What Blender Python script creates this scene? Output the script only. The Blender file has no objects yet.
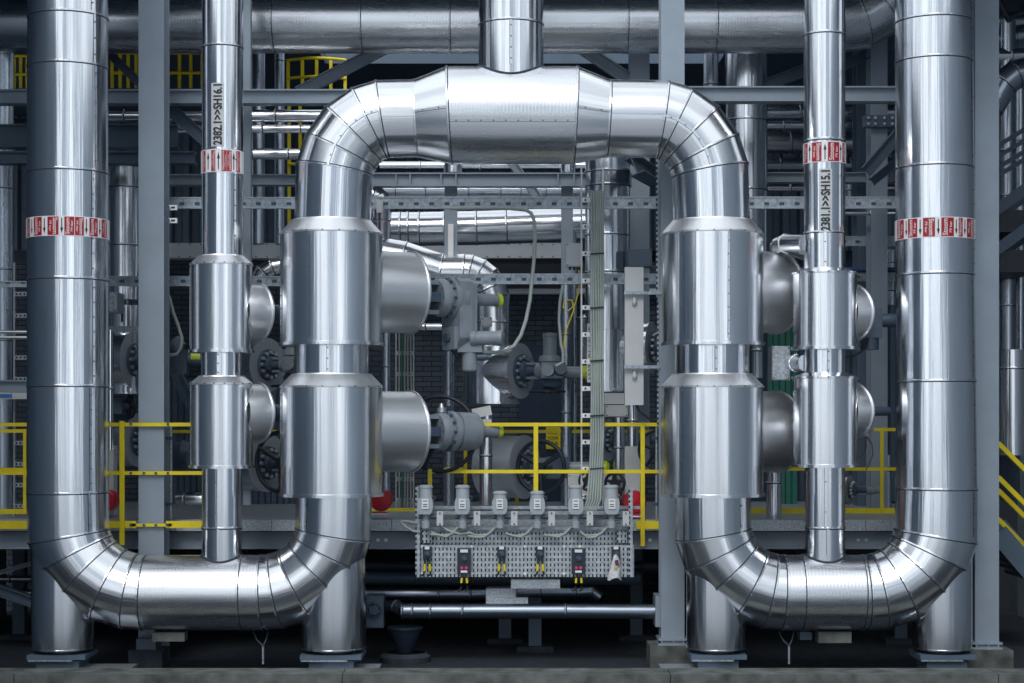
import bpy, bmesh, math, random
from mathutils import Vector as V, Matrix as M
random.seed(7)
D = 18.0; F = 1800.0; ZC = 2.4; HY = 420.0
R = math.radians
SC = bpy.context.scene
COL = SC.collection

def W(px, py, Y=0.0):
    s = (D + Y) / F
    return V(((px - 512) * s, Y, ZC + (HY - py) * s))
def S(Y=0.0): return (D + Y) / F

# ---------------------------------------------------------------- materials
def newmat(name):
    m = bpy.data.materials.new(name); m.use_nodes = True
    nt = m.node_tree
    return m, nt, nt.nodes['Principled BSDF']
def N(nt, t, **kw):
    n = nt.nodes.new(t)
    for k, v in kw.items():
        if k.startswith('i_'): n.inputs[k[2:]].default_value = v
        else: setattr(n, k, v)
    return n
def plain(name, col, rough=.5, metal=0.0, var=.12, scale=6.0, bump=0.0):
    m, nt, b = newmat(name)
    tc = N(nt, 'ShaderNodeTexCoord')
    no = N(nt, 'ShaderNodeTexNoise'); no.inputs['Scale'].default_value = scale; no.inputs['Detail'].default_value = 6
    nt.links.new(tc.outputs['Object'], no.inputs['Vector'])
    r = N(nt, 'ShaderNodeValToRGB')
    r.color_ramp.elements[0].position = .3; r.color_ramp.elements[1].position = .7
    r.color_ramp.elements[0].color = (*[c * (1 - var) for c in col], 1)
    r.color_ramp.elements[1].color = (*[min(1, c * (1 + var)) for c in col], 1)
    nt.links.new(no.outputs['Fac'], r.inputs['Fac']); nt.links.new(r.outputs['Color'], b.inputs['Base Color'])
    b.inputs['Roughness'].default_value = rough; b.inputs['Metallic'].default_value = metal
    if bump:
        bp = N(nt, 'ShaderNodeBump'); bp.inputs['Strength'].default_value = bump; bp.inputs['Distance'].default_value = .01
        nt.links.new(no.outputs['Fac'], bp.inputs['Height']); nt.links.new(bp.outputs['Normal'], b.inputs['Normal'])
    return m
def jacket(name, col, rough, streak=.35, dent=.3, ribs=0.0):
    """rolled aluminium sheet: UV u = metres round the pipe, v = metres along it"""
    m, nt, b = newmat(name)
    tc = N(nt, 'ShaderNodeTexCoord')
    def noise(sx, sy, scale, det, rgh=.55):
        mp = N(nt, 'ShaderNodeMapping'); mp.inputs['Scale'].default_value = (sx, sy, 1)
        nt.links.new(tc.outputs['UV'], mp.inputs['Vector'])
        n = N(nt, 'ShaderNodeTexNoise'); n.inputs['Scale'].default_value = scale
        n.inputs['Detail'].default_value = det; n.inputs['Roughness'].default_value = rgh
        nt.links.new(mp.outputs['Vector'], n.inputs['Vector']); return n
    n1 = noise(1, .015, 6.5, 5, .52)        # long streaks along the pipe
    n2 = noise(1, .45, 1.3, 0)          # dents
    n3 = noise(1, .03, 60, 2)         # fine brushing
    n4 = noise(1, .12, 9.0, 4, .6)      # tarnish
    a = N(nt, 'ShaderNodeMath', operation='MULTIPLY'); a.inputs[1].default_value = streak
    nt.links.new(n1.outputs['Fac'], a.inputs[0])
    d = N(nt, 'ShaderNodeMath', operation='MULTIPLY'); d.inputs[1].default_value = dent
    nt.links.new(n2.outputs['Fac'], d.inputs[0])
    e = N(nt, 'ShaderNodeMath', operation='ADD'); nt.links.new(a.outputs[0], e.inputs[0]); nt.links.new(d.outputs[0], e.inputs[1])
    f = N(nt, 'ShaderNodeMath', operation='MULTIPLY_ADD'); f.inputs[1].default_value = .02
    nt.links.new(n3.outputs['Fac'], f.inputs[0]); nt.links.new(e.outputs[0], f.inputs[2])
    last = f
    if ribs:
        wv = N(nt, 'ShaderNodeTexWave', bands_direction='Y'); wv.inputs['Scale'].default_value = 9.0
        wv.inputs['Distortion'].default_value = .6; wv.inputs['Detail'].default_value = 2
        nt.links.new(tc.outputs['UV'], wv.inputs['Vector'])
        g = N(nt, 'ShaderNodeMath', operation='MULTIPLY_ADD'); g.inputs[1].default_value = ribs
        nt.links.new(wv.outputs['Fac'], g.inputs[0]); nt.links.new(f.outputs[0], g.inputs[2]); last = g
    bp = N(nt, 'ShaderNodeBump'); bp.inputs['Strength'].default_value = 1.0; bp.inputs['Distance'].default_value = .02
    nt.links.new(last.outputs[0], bp.inputs['Height']); nt.links.new(bp.outputs['Normal'], b.inputs['Normal'])
    r = N(nt, 'ShaderNodeValToRGB')
    r.color_ramp.elements[0].position = .3; r.color_ramp.elements[1].position = .7
    r.color_ramp.elements[0].color = (*[c * .93 for c in col], 1)
    r.color_ramp.elements[1].color = (*[min(1, c * 1.03) for c in col], 1)
    nt.links.new(n4.outputs['Fac'], r.inputs['Fac']); nt.links.new(r.outputs['Color'], b.inputs['Base Color'])
    mr = N(nt, 'ShaderNodeMapRange'); mr.inputs['From Min'].default_value = .3; mr.inputs['From Max'].default_value = .7
    mr.inputs['To Min'].default_value = rough - .03; mr.inputs['To Max'].default_value = rough + .04
    nt.links.new(n4.outputs['Fac'], mr.inputs['Value']); nt.links.new(mr.outputs[0], b.inputs['Roughness'])
    b.inputs['Metallic'].default_value = 1.0
    return m
def perforated(name, base, hole, sx, sy, fx=.55, fy=.45, metal=.5, rough=.5, off=0.0):
    """sheet with rows of punched slots (UV in metres)"""
    m, nt, b = newmat(name)
    tc = N(nt, 'ShaderNodeTexCoord'); sp = N(nt, 'ShaderNodeSeparateXYZ'); nt.links.new(tc.outputs['UV'], sp.inputs[0])
    outs = []
    for k, (sc, fr) in enumerate(((sx, fx), (sy, fy))):
        a = N(nt, 'ShaderNodeMath', operation='MULTIPLY_ADD'); a.inputs[1].default_value = 1 / sc; a.inputs[2].default_value = 1 - (off / sc if k else 0)
        nt.links.new(sp.outputs[k], a.inputs[0])
        f = N(nt, 'ShaderNodeMath', operation='FRACT'); nt.links.new(a.outputs[0], f.inputs[0])
        c = N(nt, 'ShaderNodeMath', operation='LESS_THAN'); c.inputs[1].default_value = fr
        nt.links.new(f.outputs[0], c.inputs[0]); outs.append(c)
    mu = N(nt, 'ShaderNodeMath', operation='MULTIPLY')
    nt.links.new(outs[0].outputs[0], mu.inputs[0]); nt.links.new(outs[1].outputs[0], mu.inputs[1])
    no = N(nt, 'ShaderNodeTexNoise'); no.inputs['Scale'].default_value = 25; nt.links.new(tc.outputs['Object'], no.inputs['Vector'])
    r = N(nt, 'ShaderNodeValToRGB'); r.color_ramp.elements[0].position = .35; r.color_ramp.elements[1].position = .65
    r.color_ramp.elements[0].color = (*[c * .75 for c in base], 1); r.color_ramp.elements[1].color = (*[c * 1.15 for c in base], 1)
    nt.links.new(no.outputs['Fac'], r.inputs['Fac'])
    mx = N(nt, 'ShaderNodeMix', data_type='RGBA'); nt.links.new(mu.outputs[0], mx.inputs['Factor'])
    nt.links.new(r.outputs['Color'], mx.inputs[6]); mx.inputs[7].default_value = (*hole, 1)
    nt.links.new(mx.outputs[2], b.inputs['Base Color'])
    b.inputs['Metallic'].default_value = metal; b.inputs['Roughness'].default_value = rough
    return m
MT = {}
MT['alu'] = jacket('aluminium_jacket', (.80, .82, .86), .17, .55, .5)
MT['alub'] = jacket('aluminium_jacket_smooth', (.84, .855, .885), .20, .38, .5)
MT['alur'] = jacket('aluminium_jacket_brushed_round', (.80, .815, .85), .27, .06, .3, .02)
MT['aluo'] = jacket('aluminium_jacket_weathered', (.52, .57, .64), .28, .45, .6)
MT['alus'] = jacket('aluminium_jacket_satin', (.84, .855, .88), .40, .12, .3)
MT['castl'] = plain('light_grey_enamel', (.36, .40, .44), .42, 0, .08, 9)
MT['alud'] = jacket('aluminium_jacket_shaded', (.26, .30, .36), .36, .45, .5)  # darker metal; the shade under the rack is put into its colour
MT['seam'] = plain('joint_shadow_line', (.03, .04, .055), .6)  # dark colour that paints the shadow line at sheet joints
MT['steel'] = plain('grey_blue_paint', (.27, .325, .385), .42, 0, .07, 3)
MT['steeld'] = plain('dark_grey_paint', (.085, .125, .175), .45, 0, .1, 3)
MT['galv'] = plain('galvanised_steel', (.42, .46, .50), .45, .6, .3, 40)
MT['rail'] = perforated('galvanised_slotted_channel', (.38, .44, .50), (.07, .095, .125), .165, .125, .32, .28, off=.035)
MT['perf'] = perforated('perforated_sheet', (.50, .54, .58), (.02, .03, .04), .040, .055, .36, .58)
MT['railv'] = perforated('galvanised_slotted_upright', (.45, .50, .55), (.02, .03, .045), .045, .055, .35, .5)
MT['annulus'] = plain('matt_aluminium_sheet', (.42, .46, .51), .5, .4, .08, 3)
MT['pave'] = plain('pale_bounce_yard', (.30, .32, .34), .9, 0, .15, 1)  # pale ground out of view, added to bounce light onto pipe undersides
MT['cast'] = plain('grey_cast_enamel', (.22, .255, .295), .42, 0, .12, 9)
MT['castd'] = plain('dark_cast_enamel', (.06, .09, .135), .42, 0, .15, 9)
MT['yellow'] = plain('yellow_paint', (.80, .64, .012), .4, 0, .1, 5)
MT['lime'] = plain('lime_plastic', (.50, .62, .03), .4)
MT['black'] = plain('black_rubber', (.012, .018, .028), .5)
MT['navy'] = plain('navy_paint', (.012, .028, .06), .45)
MT['box'] = plain('light_grey_enclosure', (.55, .57, .58), .45, 0, .05, 4)
MT['white'] = plain('white_vinyl', (.80, .81, .82), .4, 0, .04)
MT['red'] = plain('red_vinyl', (.36, .006, .02), .4, 0, .08)
MT['redp'] = plain('red_paint', (.55, .01, .03), .4, 0, .1)
MT['ink'] = plain('black_ink', (.012, .018, .03), .5)
MT['cable'] = plain('grey_green_cable_sheath', (.34, .39, .37), .5, 0, .1)
MT['conc'] = plain('weathered_concrete', (.11, .12, .115), .9, 0, .55, 5, .5)
MT['concd'] = plain('dark_concrete', (.035, .045, .06), .9, 0, .3, 5, .5)
MT['asphalt'] = plain('asphalt', (.022, .03, .042), .9, 0, .3, 8, .4)
MT['bolt'] = plain('zinc_bolt', (.6, .63, .66), .35, .8)
MT['green'] = plain('green_corrugated_sheet', (.03, .17, .13), .5)
MT['blue'] = plain('blue_paint', (.03, .09, .30), .4)
MT['clad'] = plain('light_cladding', (.70, .73, .76), .5, .1, .08, 2)
MT['plastic'] = plain('dark_switch_plastic', (.02, .03, .05), .35)
MT['rag'] = plain('translucent_white_bag', (.66, .66, .68), .5, 0, .2, 30, .5)
MT['pink'] = plain('pink_button', (.75, .05, .15), .4)
MT['purple'] = plain('purple_print', (.15, .02, .12), .5)
MT['wine'] = plain('dark_red_wire', (.12, .02, .04), .5)
MT['bluelabel'] = plain('blue_label', (.05, .18, .5), .4)
def brickmat():
    m, nt, b = newmat('blue_grey_brick')
    tc = N(nt, 'ShaderNodeTexCoord'); br = N(nt, 'ShaderNodeTexBrick')
    br.inputs['Scale'].default_value = 1.0; br.inputs['Brick Width'].default_value = .23; br.inputs['Row Height'].default_value = .068
    br.inputs['Mortar Size'].default_value = .008; br.inputs['Mortar Smooth'].default_value = .2
    br.inputs['Color1'].default_value = (.035, .05, .075, 1); br.inputs['Color2'].default_value = (.065, .085, .115, 1)
    br.inputs['Mortar'].default_value = (.012, .018, .03, 1)
    nt.links.new(tc.outputs['UV'], br.inputs['Vector']); nt.links.new(br.outputs['Color'], b.inputs['Base Color'])
    bp = N(nt, 'ShaderNodeBump'); bp.inputs['Strength'].default_value = .6; bp.inputs['Distance'].default_value = .01; bp.invert = True
    nt.links.new(br.outputs['Fac'], bp.inputs['Height']); nt.links.new(bp.outputs['Normal'], b.inputs['Normal'])
    b.inputs['Roughness'].default_value = .7
    return m
MT['brick'] = brickmat()

# ---------------------------------------------------------------- mesh builder
def frame(d):
    d = V(d).normalized()
    up = V((0, 0, 1)) if abs(d.z) < .95 else V((0, -1, 0))
    a = d.cross(up).normalized(); b = a.cross(d).normalized()
    return d, a, b
class MB:
    def __init__(s): s.v = []; s.f = []; s.uv = []; s.sm = []; s.mi = []; s.mats = []
    def mat(s, m):
        if m not in s.mats: s.mats.append(m)
        return s.mats.index(m)
    def face(s, ids, uv, sm, m): s.f.append(ids); s.uv.append(uv); s.sm.append(sm); s.mi.append(s.mat(m))
    def strip(s, A, B, uA, uB, sm=True, m=None, closed=True):
        n0 = len(s.v); n = len(A); s.v += A; s.v += B
        for i in range(n if closed else n - 1):
            j = (i + 1) % n
            a0, a1 = uA[i], uA[i + 1] if i + 1 < len(uA) else uA[i]
            b0, b1 = uB[i], uB[i + 1] if i + 1 < len(uB) else uB[i]
            s.face((n0 + i, n0 + j, n0 + n + j, n0 + n + i), (a0, a1, b1, b0), sm, m)
    def disc(s, A, m, flip=False, sm=False):
        n0 = len(s.v); s.v += A; ids = tuple(range(n0, n0 + len(A)))
        if flip: ids = ids[::-1]
        s.face(ids, tuple((0, 0) for _ in ids), sm, m)
    def lathe(s, o, ax, prof, m='alub', n=40, v0=0.0, smooth=False):
        """prof: [(t, r)] along ax from o; every profile segment keeps a crisp edge"""
        d, a, b = frame(ax); o = V(o)
        cs = [(math.cos(2 * math.pi * i / n), math.sin(2 * math.pi * i / n)) for i in range(n)]
        v = v0
        for k in range(len(prof) - 1):
            (t0, r0), (t1, r1) = prof[k][:2], prof[k + 1][:2]
            mm = prof[k][2] if len(prof[k]) > 2 else m
            L = math.hypot(t1 - t0, r1 - r0); rr = max(r0, r1)
            A = [o + d * t0 + (a * c + b * q) * r0 for c, q in cs]
            B = [o + d * t1 + (a * c + b * q) * r1 for c, q in cs]
            uA = [(2 * math.pi * i / n * rr, v) for i in range(n + 1)]
            uB = [(2 * math.pi * i / n * rr, v + L) for i in range(n + 1)]
            s.strip(A, B, uA, uB, True, mm); v += L
    def cyl(s, p0, p1, r, m='alub', n=24, caps=True, r1=None):
        p0 = V(p0); p1 = V(p1); L = (p1 - p0).length; r1 = r if r1 is None else r1
        pr = [(0, r), (L, r1)]
        if caps: pr = [(0, 0)] + pr + [(L, 0)]
        s.lathe(p0, p1 - p0, pr, m, n)
    def tube(s, pts, r, m='cable', n=8):
        pts = [V(p) for p in pts]; rings = []; d0 = (pts[1] - pts[0]).normalized(); _, a, b = frame(d0)
        L = 0; ls = [0]
        for i in range(1, len(pts)): L += (pts[i] - pts[i - 1]).length; ls.append(L)
        for i, p in enumerate(pts):
            d = (pts[min(i + 1, len(pts) - 1)] - pts[max(i - 1, 0)]).normalized()
            a = (a - d * a.dot(d)).normalized(); b = a.cross(d)
            rings.append([p + (a * math.cos(2 * math.pi * k / n) + b * math.sin(2 * math.pi * k / n)) * r for k in range(n)])
        n0 = len(s.v)
        for q in rings: s.v += q
        for i in range(len(rings) - 1):
            for k in range(n):
                j = (k + 1) % n
                s.face((n0 + i * n + k, n0 + i * n + j, n0 + (i + 1) * n + j, n0 + (i + 1) * n + k),
                       ((k * r, ls[i]), (k * r + r, ls[i]), (k * r + r, ls[i + 1]), (k * r, ls[i + 1])), True, m)
        s.disc(rings[0], m, True); s.disc(rings[-1], m)
    def torus(s, c, ax, Rr, r, m='black', n=40):
        d, a, b = frame(ax); c = V(c)
        pts = [c + (a * math.cos(2 * math.pi * i / n) + b * math.sin(2 * math.pi * i / n)) * Rr for i in range(n + 1)]
        s.tube(pts, r, m, 8)
    def obox(s, c, X, Y, Z, m='steel'):
        """box at centre c with half-extent vectors"""
        c, X, Y, Z = V(c), V(X), V(Y), V(Z)
        if X.cross(Y).dot(Z) < 0: X = -X
        for A, B, Cn in ((X, Y, Z), (Y, Z, X), (Z, X, Y)):
            for sg in (1, -1):
                n0 = len(s.v); la, lb = A.length, B.length
                q = [c + Cn * sg - A - B, c + Cn * sg + A - B, c + Cn * sg + A + B, c + Cn * sg - A + B]
                uv = [(0, 0), (2 * la, 0), (2 * la, 2 * lb), (0, 2 * lb)]
                if abs(A.normalized().z) > .7 or (abs(B.normalized().x) > .7): uv = [(y, x) for x, y in uv]
                if sg < 0: q = q[::-1]; uv = uv[::-1]
                s.v += q; s.face((n0, n0 + 1, n0 + 2, n0 + 3), tuple(uv), False, m)
    def box(s, a, b, m='steel'):
        a, b = V(a), V(b); h = (b - a) / 2
        s.obox((a + b) / 2, (abs(h.x), 0, 0), (0, abs(h.y), 0), (0, 0, abs(h.z)), m)
    def bar(s, p0, p1, w, h, m='steel', up=None):
        p0, p1 = V(p0), V(p1); d, a, b = frame(p1 - p0)
        if up is not None: b = V(up).normalized(); a = d.cross(b).normalized(); b = a.cross(d)
        s.obox((p0 + p1) / 2, d * (p1 - p0).length / 2, a * w / 2, b * h / 2, m)
    def ibeam(s, p0, p1, w, h, m='steel', t=.014, up=None):
        """I section: flange width w, depth h along b"""
        p0, p1 = V(p0), V(p1); d, a, b = frame(p1 - p0)
        if up is not None: b = V(up).normalized(); a = d.cross(b).normalized()
        c = (p0 + p1) / 2; X = d * (p1 - p0).length / 2
        s.obox(c + b * (h / 2 - t / 2), X, a * w / 2, b * t / 2, m)
        s.obox(c - b * (h / 2 - t / 2), X, a * w / 2, b * t / 2, m)
        s.obox(c, X, a * t / 2, b * (h / 2 - t), m)
    def prism(s, poly, o, X, Y, Z, m='cast'):
        """polygon (x,y) in axes X,Y at o, extruded along Z"""
        o, X, Y, Z = V(o), V(X), V(Y), V(Z)
        A = [o + X * x + Y * y for x, y in poly]; B = [p + Z for p in A]
        s.strip([p.copy() for p in A], [p.copy() for p in B], [(0, 0)] * (len(A) + 1), [(0, 0)] * (len(A) + 1), False, m)
        s.disc(A, m, True); s.disc(B, m)
    def bolts(s, c, ax, Rr, n, r=.012, h=.02, m='bolt'):
        d, a, b = frame(ax); c = V(c)
        for i in range(n):
            t = 2 * math.pi * i / n
            p = c + (a * math.cos(t) + b * math.sin(t)) * Rr
            s.cyl(p, p + d * h, r, m, 6)
    def build(s, name, parent=None, origin=None, bevel=0):
        me = bpy.data.meshes.new(name)
        o = V(origin) if origin is not None else (OR[parent.name] if parent is not None else V((0, 0, 0)))
        me.from_pydata([tuple(p - o) for p in s.v], [], s.f)
        for m in s.mats: me.materials.append(MT[m])
        me.polygons.foreach_set('use_smooth', s.sm); me.polygons.foreach_set('material_index', s.mi)
        u = me.uv_layers.new(name='UVMap'); flat = []
        for q in s.uv:
            for x, y in q: flat += [x, y]
        u.data.foreach_set('uv', flat)
        ob = bpy.data.objects.new(name, me); COL.objects.link(ob)
        if parent is not None: ob.parent = parent
        else: ob.location = o
        OR[ob.name] = o
        if bevel:
            w = ob.modifiers.new('bevel', 'BEVEL'); w.width = bevel; w.segments = 2; w.limit_method = 'ANGLE'
        me.validate(); me.update()
        return ob
OR = {}
def thing(name, label, cat, loc=(0, 0, 0), group=None):
    o = bpy.data.objects.new(name, None); COL.objects.link(o); o.location = loc; OR[o.name] = V(loc)
    o.empty_display_size = .1
    o['label'] = label; o['category'] = cat; o['kind'] = 'thing'
    if group: o['group'] = group
    return o
def tag(o, label, cat, group=None):
    o['label'] = label; o['category'] = cat; o['kind'] = 'thing'
    if group: o['group'] = group
    return o
def structure(o): o['kind'] = 'structure'; return o
def child(parent, ob): pass

# mitred pipe runs -------------------------------------------------
class Run:
    def __init__(s, pts, radii, n=56, start=None, end=None):
        s.p = [V(p) for p in pts]; s.r = radii if isinstance(radii, list) else [radii] * len(pts); s.n = n
        s.d = [(s.p[i + 1] - s.p[i]).normalized() for i in range(len(pts) - 1)]
        s.pn = []
        for i in range(len(pts)):
            if i == 0: q = s.d[0]
            elif i == len(pts) - 1: q = s.d[-1]
            else: q = (s.d[i - 1] + s.d[i]).normalized()
            s.pn.append(q)
        if start is not None: s.pn[0] = V(start).normalized()
        if end is not None: s.pn[-1] = V(end).normalized()
        s.fr = []; _, a, b = frame(s.d[0])
        # start angle 0 away from camera
        for i, d in enumerate(s.d):
            a = (a - d * a.dot(d)).normalized(); b = a.cross(d).normalized(); s.fr.append((a.copy(), b.copy()))
        s.ls = [0]
        for i in range(len(s.d)): s.ls.append(s.ls[-1] + (s.p[i + 1] - s.p[i]).length)
    def ring(s, i, seg, extra=0.0, off=0.0):
        a, b = s.fr[seg]; d = s.d[seg]; c = s.p[i]; nn = s.pn[i]; out = []
        for k in range(s.n):
            t = 2 * math.pi * k / s.n
            p = c + (a * math.cos(t) + b * math.sin(t)) * (s.r[i] + extra)
            p = p + d * (nn.dot(c - p) / nn.dot(d)) + d * off
            out.append(p)
        return out
    def emit(s, mb, i0, i1, m='alu', beads=True, bead_ends=(True, True), plainjoint=()):
        n = s.n
        for i in range(i0, i1):
            rr = (s.r[i] + s.r[i + 1]) / 2
            u0 = [(2 * math.pi * k / n * rr, s.ls[i] + i * .37) for k in range(n + 1)]
            u1 = [(2 * math.pi * k / n * rr, s.ls[i + 1] + i * .37) for k in range(n + 1)]
            mb.strip(s.ring(i, i), s.ring(i + 1, i), u0, u1, True, m)
        if beads:
            for i in range(i0, i1 + 1):
                if i in plainjoint: continue
                if i == i0 and not bead_ends[0]: continue
                if i == i1 and not bead_ends[1]: continue
                seg = min(i, len(s.d) - 1); w = .010; h = .007
                P = [s.ring(i, seg, 0, -w), s.ring(i, seg, h, -w * .7), s.ring(i, seg, h, w * .7), s.ring(i, seg, 0, w)]
                u = [(2 * math.pi * k / n, 0) for k in range(n + 1)]; u2 = [(x, .01) for x, _ in u]
                for q in range(3): mb.strip(P[q], [v.copy() for v in P[q + 1]], u, u2, True, m)
                mb.strip(s.ring(i, seg, .0025, w), s.ring(i, seg, .0025, w + .008), u, u2, True, 'seam')  # shadow line beside the bead, painted as a dark strip
    def point(s, seg, t, ang, off=0.0):
        """ang measured round the pipe; 0 = towards camera side found by direction vectors"""
        d = s.d[seg]; c = s.p[seg] + (s.p[seg + 1] - s.p[seg]) * t
        r = s.r[seg] + (s.r[seg + 1] - s.r[seg]) * t
        f = V((0, -1, 0)); f = (f - d * f.dot(d)).normalized(); g = d.cross(f)
        return c + (f * math.cos(ang) + g * math.sin(ang)) * (r + off)
    def long_seam(s, mb, seg, ang, t0=.02, t1=.98, step=.15, screws=True, m='alub'):
        L = (s.p[seg + 1] - s.p[seg]).length
        r = s.r[seg]; da = .011 / r
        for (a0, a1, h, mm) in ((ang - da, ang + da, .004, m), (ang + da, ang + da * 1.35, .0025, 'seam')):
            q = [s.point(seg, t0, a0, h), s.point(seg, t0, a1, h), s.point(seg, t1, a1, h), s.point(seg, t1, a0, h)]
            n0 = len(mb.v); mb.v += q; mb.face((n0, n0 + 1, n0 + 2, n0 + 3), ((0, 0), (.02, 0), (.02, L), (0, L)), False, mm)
        if screws:
            k = max(1, int(L * (t1 - t0) / step))
            for i in range(k):
                t = t0 + (t1 - t0) * (i + .5) / k
                p = s.point(seg, t, ang); q = s.point(seg, t, ang, .010)
                mb.cyl(p, q, .0075, 'castd', 6)
def pts_px(lst, Y=0.0): return [W(x, y, Y) for x, y in lst]
def elbow(cx, cy, rx, ry, angs, sx, sy):
    return [(cx + sx * rx * math.cos(R(a)), cy + sy * ry * math.sin(R(a))) for a in angs]
def pipe_obj(name, run, i0, i1, parent=None, m='alu', **k):
    mb = MB(); run.emit(mb, i0, i1, m, **k); return mb.build(name, parent)

# lettering --------------------------------------------------------
def text_polys(txt, size, offset=0.0, ext=0.0):
    cu = bpy.data.curves.new('txt', 'FONT'); cu.body = txt; cu.size = size; cu.align_x = 'CENTER'; cu.align_y = 'CENTER'
    cu.offset = offset; cu.resolution_u = 3
    ob = bpy.data.objects.new('txt', cu); COL.objects.link(ob)
    bpy.context.view_layer.update()
    me = ob.evaluated_get(bpy.context.evaluated_depsgraph_get()).to_mesh()
    vs = [v.co.copy() for v in me.vertices]; fs = [tuple(p.vertices) for p in me.polygons]
    ob.evaluated_get(bpy.context.evaluated_depsgraph_get()).to_mesh_clear()
    bpy.data.objects.remove(ob); bpy.data.curves.remove(cu)
    return vs, fs
_tc = {}
def put_text(mb, txt, length, height, fn, m='ink', rot=0, bold=0.0, step=.02):
    """text fitted to length x height; fn maps (x, y) of the text plane to a world point; cut into strips so that it bends"""
    key = (txt, bold)
    if key not in _tc: _tc[key] = text_polys(txt, 1.0, bold)
    vs, fs = _tc[key]
    x0 = min(v.x for v in vs); x1 = max(v.x for v in vs); y0 = min(v.y for v in vs); y1 = max(v.y for v in vs)
    c, q = math.cos(R(rot)), math.sin(R(rot)); bm = bmesh.new(); bv = []
    for v in vs:
        x = (v.x - (x0 + x1) / 2) * length / (x1 - x0); y = (v.y - (y0 + y1) / 2) * height / (y1 - y0)
        bv.append(bm.verts.new((x * c - y * q, x * q + y * c, 0)))
    for f in fs:
        try: bm.faces.new([bv[i] for i in f])
        except ValueError: pass
    if step:
        xs = [v.co.x for v in bm.verts]; k = math.ceil(min(xs) / step)
        while k * step < max(xs):
            bmesh.ops.bisect_plane(bm, geom=bm.verts[:] + bm.edges[:] + bm.faces[:], plane_co=(k * step, 0, 0), plane_no=(1, 0, 0)); k += 1
    n0 = len(mb.v); bm.verts.index_update()
    for v in bm.verts: mb.v.append(fn(v.co.x, v.co.y))
    for f in bm.faces:
        ids = [v.index for v in f.verts]
        if f.normal.z < 0: ids = ids[::-1]
        mb.face(tuple(n0 + i for i in ids), tuple((0, 0) for _ in ids), False, m)
    bm.free()
def on_cyl(cx, cz, cy, r):
    """map (x round, y up) to a vertical cylinder, x=0 faces the camera"""
    off = math.atan2(-cx, D)          # the side of the pipe that faces the yard's middle
    def fn(x, y):
        a = x / r + off
        return V((cx + r * math.sin(a), cy - r * math.cos(a), cz + y))
    return fn
def curved_patch(mb, fn, x0, x1, y0, y1, m, n=10):
    n0 = len(mb.v)
    for i in range(n + 1):
        x = x0 + (x1 - x0) * i / n; mb.v.append(fn(x, y0)); mb.v.append(fn(x, y1))
    for i in range(n):
        a = n0 + 2 * i; mb.face((a, a + 2, a + 3, a + 1), ((0, 0),) * 4, True, m)
def arrow(mb, fn, x, y0, y1, up, m='ink', w=.010):
    lo, hi = (y0, y1) if up else (y1, y0); h = (hi - lo)
    n0 = len(mb.v)
    for p in ((-w / 2, lo), (w / 2, lo), (w / 2, lo + h * .7), (-w / 2, lo + h * .7)): mb.v.append(fn(x + p[0], p[1]))
    mb.face((n0, n0 + 1, n0 + 2, n0 + 3), ((0, 0),) * 4, False, m)
    n0 = len(mb.v)
    for p in ((-w * 1.5, lo + h * .62), (w * 1.5, lo + h * .62), (0, hi)): mb.v.append(fn(x + p[0], p[1]))
    mb.face((n0, n0 + 1, n0 + 2), ((0, 0),) * 3, False, m)
def marker_band(parent, cx, cz, r, h, up, pattern, label):
    """white wrap with red patches; pattern: list of (x in metres of arc, 'r' width rot | 'a')"""
    fn = on_cyl(cx, cz, 0, r + .004); mb = MB()
    mb.lathe((cx, 0, cz - h / 2), (0, 0, 1), [(0, r), (0, r + .0035), (h, r + .0035), (h, r)], 'white', 64)
    band = mb.build('marker_band', parent); band['label'] = label
    fn2 = on_cyl(cx, cz, 0, r + .0055); fn3 = on_cyl(cx, cz, 0, r + .0070)
    for it in pattern:
        if it[0] == 'r':
            x, w, rot = it[1:4]; mb = MB()
            curved_patch(mb, fn2, x - w / 2, x + w / 2, -h * .46, h * .46, 'red')
            p = mb.build('red_label', parent)
            p.parent = band
            mb = MB()
            put_text(mb, 'Stoom', h * .82, w * .42, lambda a, b, x=x, s=(-1 if rot > 0 else 1): fn3(x + a + s * w * .2, b), 'white', rot, .01)
            put_text(mb, '79 bar', h * .58, w * .20, lambda a, b, x=x, s=(1 if rot > 0 else -1): fn3(x + a + s * w * .24, b), 'white', rot, .01)
            t = mb.build('lettering', parent); t.parent = band
        else:
            mb = MB(); arrow(mb, fn2, it[1], -h * .38, h * .38, up); a = mb.build('arrow', parent); a.parent = band
    return band

# ================================================================= front steam loop (all in the plane Y = 0)
S0 = S(0)
ANG = [9, 25, 42, 62, 79, 90]
def plate_stack(parent, cx, top_y, r):
    """sliding shoe under a trunnion: collar, plate, block"""
    zt = W(0, top_y).z; x = W(cx, 0).x
    mb = MB(); mb.lathe((x, 0, zt - .035), (0, 0, 1), [(0, r * .62), (.05, r * .62)], 'castd', 32); mb.build('collar', parent)
    mb = MB(); mb.box((x - r * .93, -r * .9, zt - .082), (x + r * .93, r * .9, zt - .036), 'steeld')
    mb.box((x - r * .9, -r * .88, zt - .1), (x + r * .5, r * .88, zt - .083), 'galv'); mb.build('base_plate', parent, bevel=.004)
    mb = MB(); mb.box((x - r * .68, -r * .7, -.15), (x + r * .68, r * .7, zt - .1), 'steeld'); mb.build('footing', parent, bevel=.006)

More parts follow.
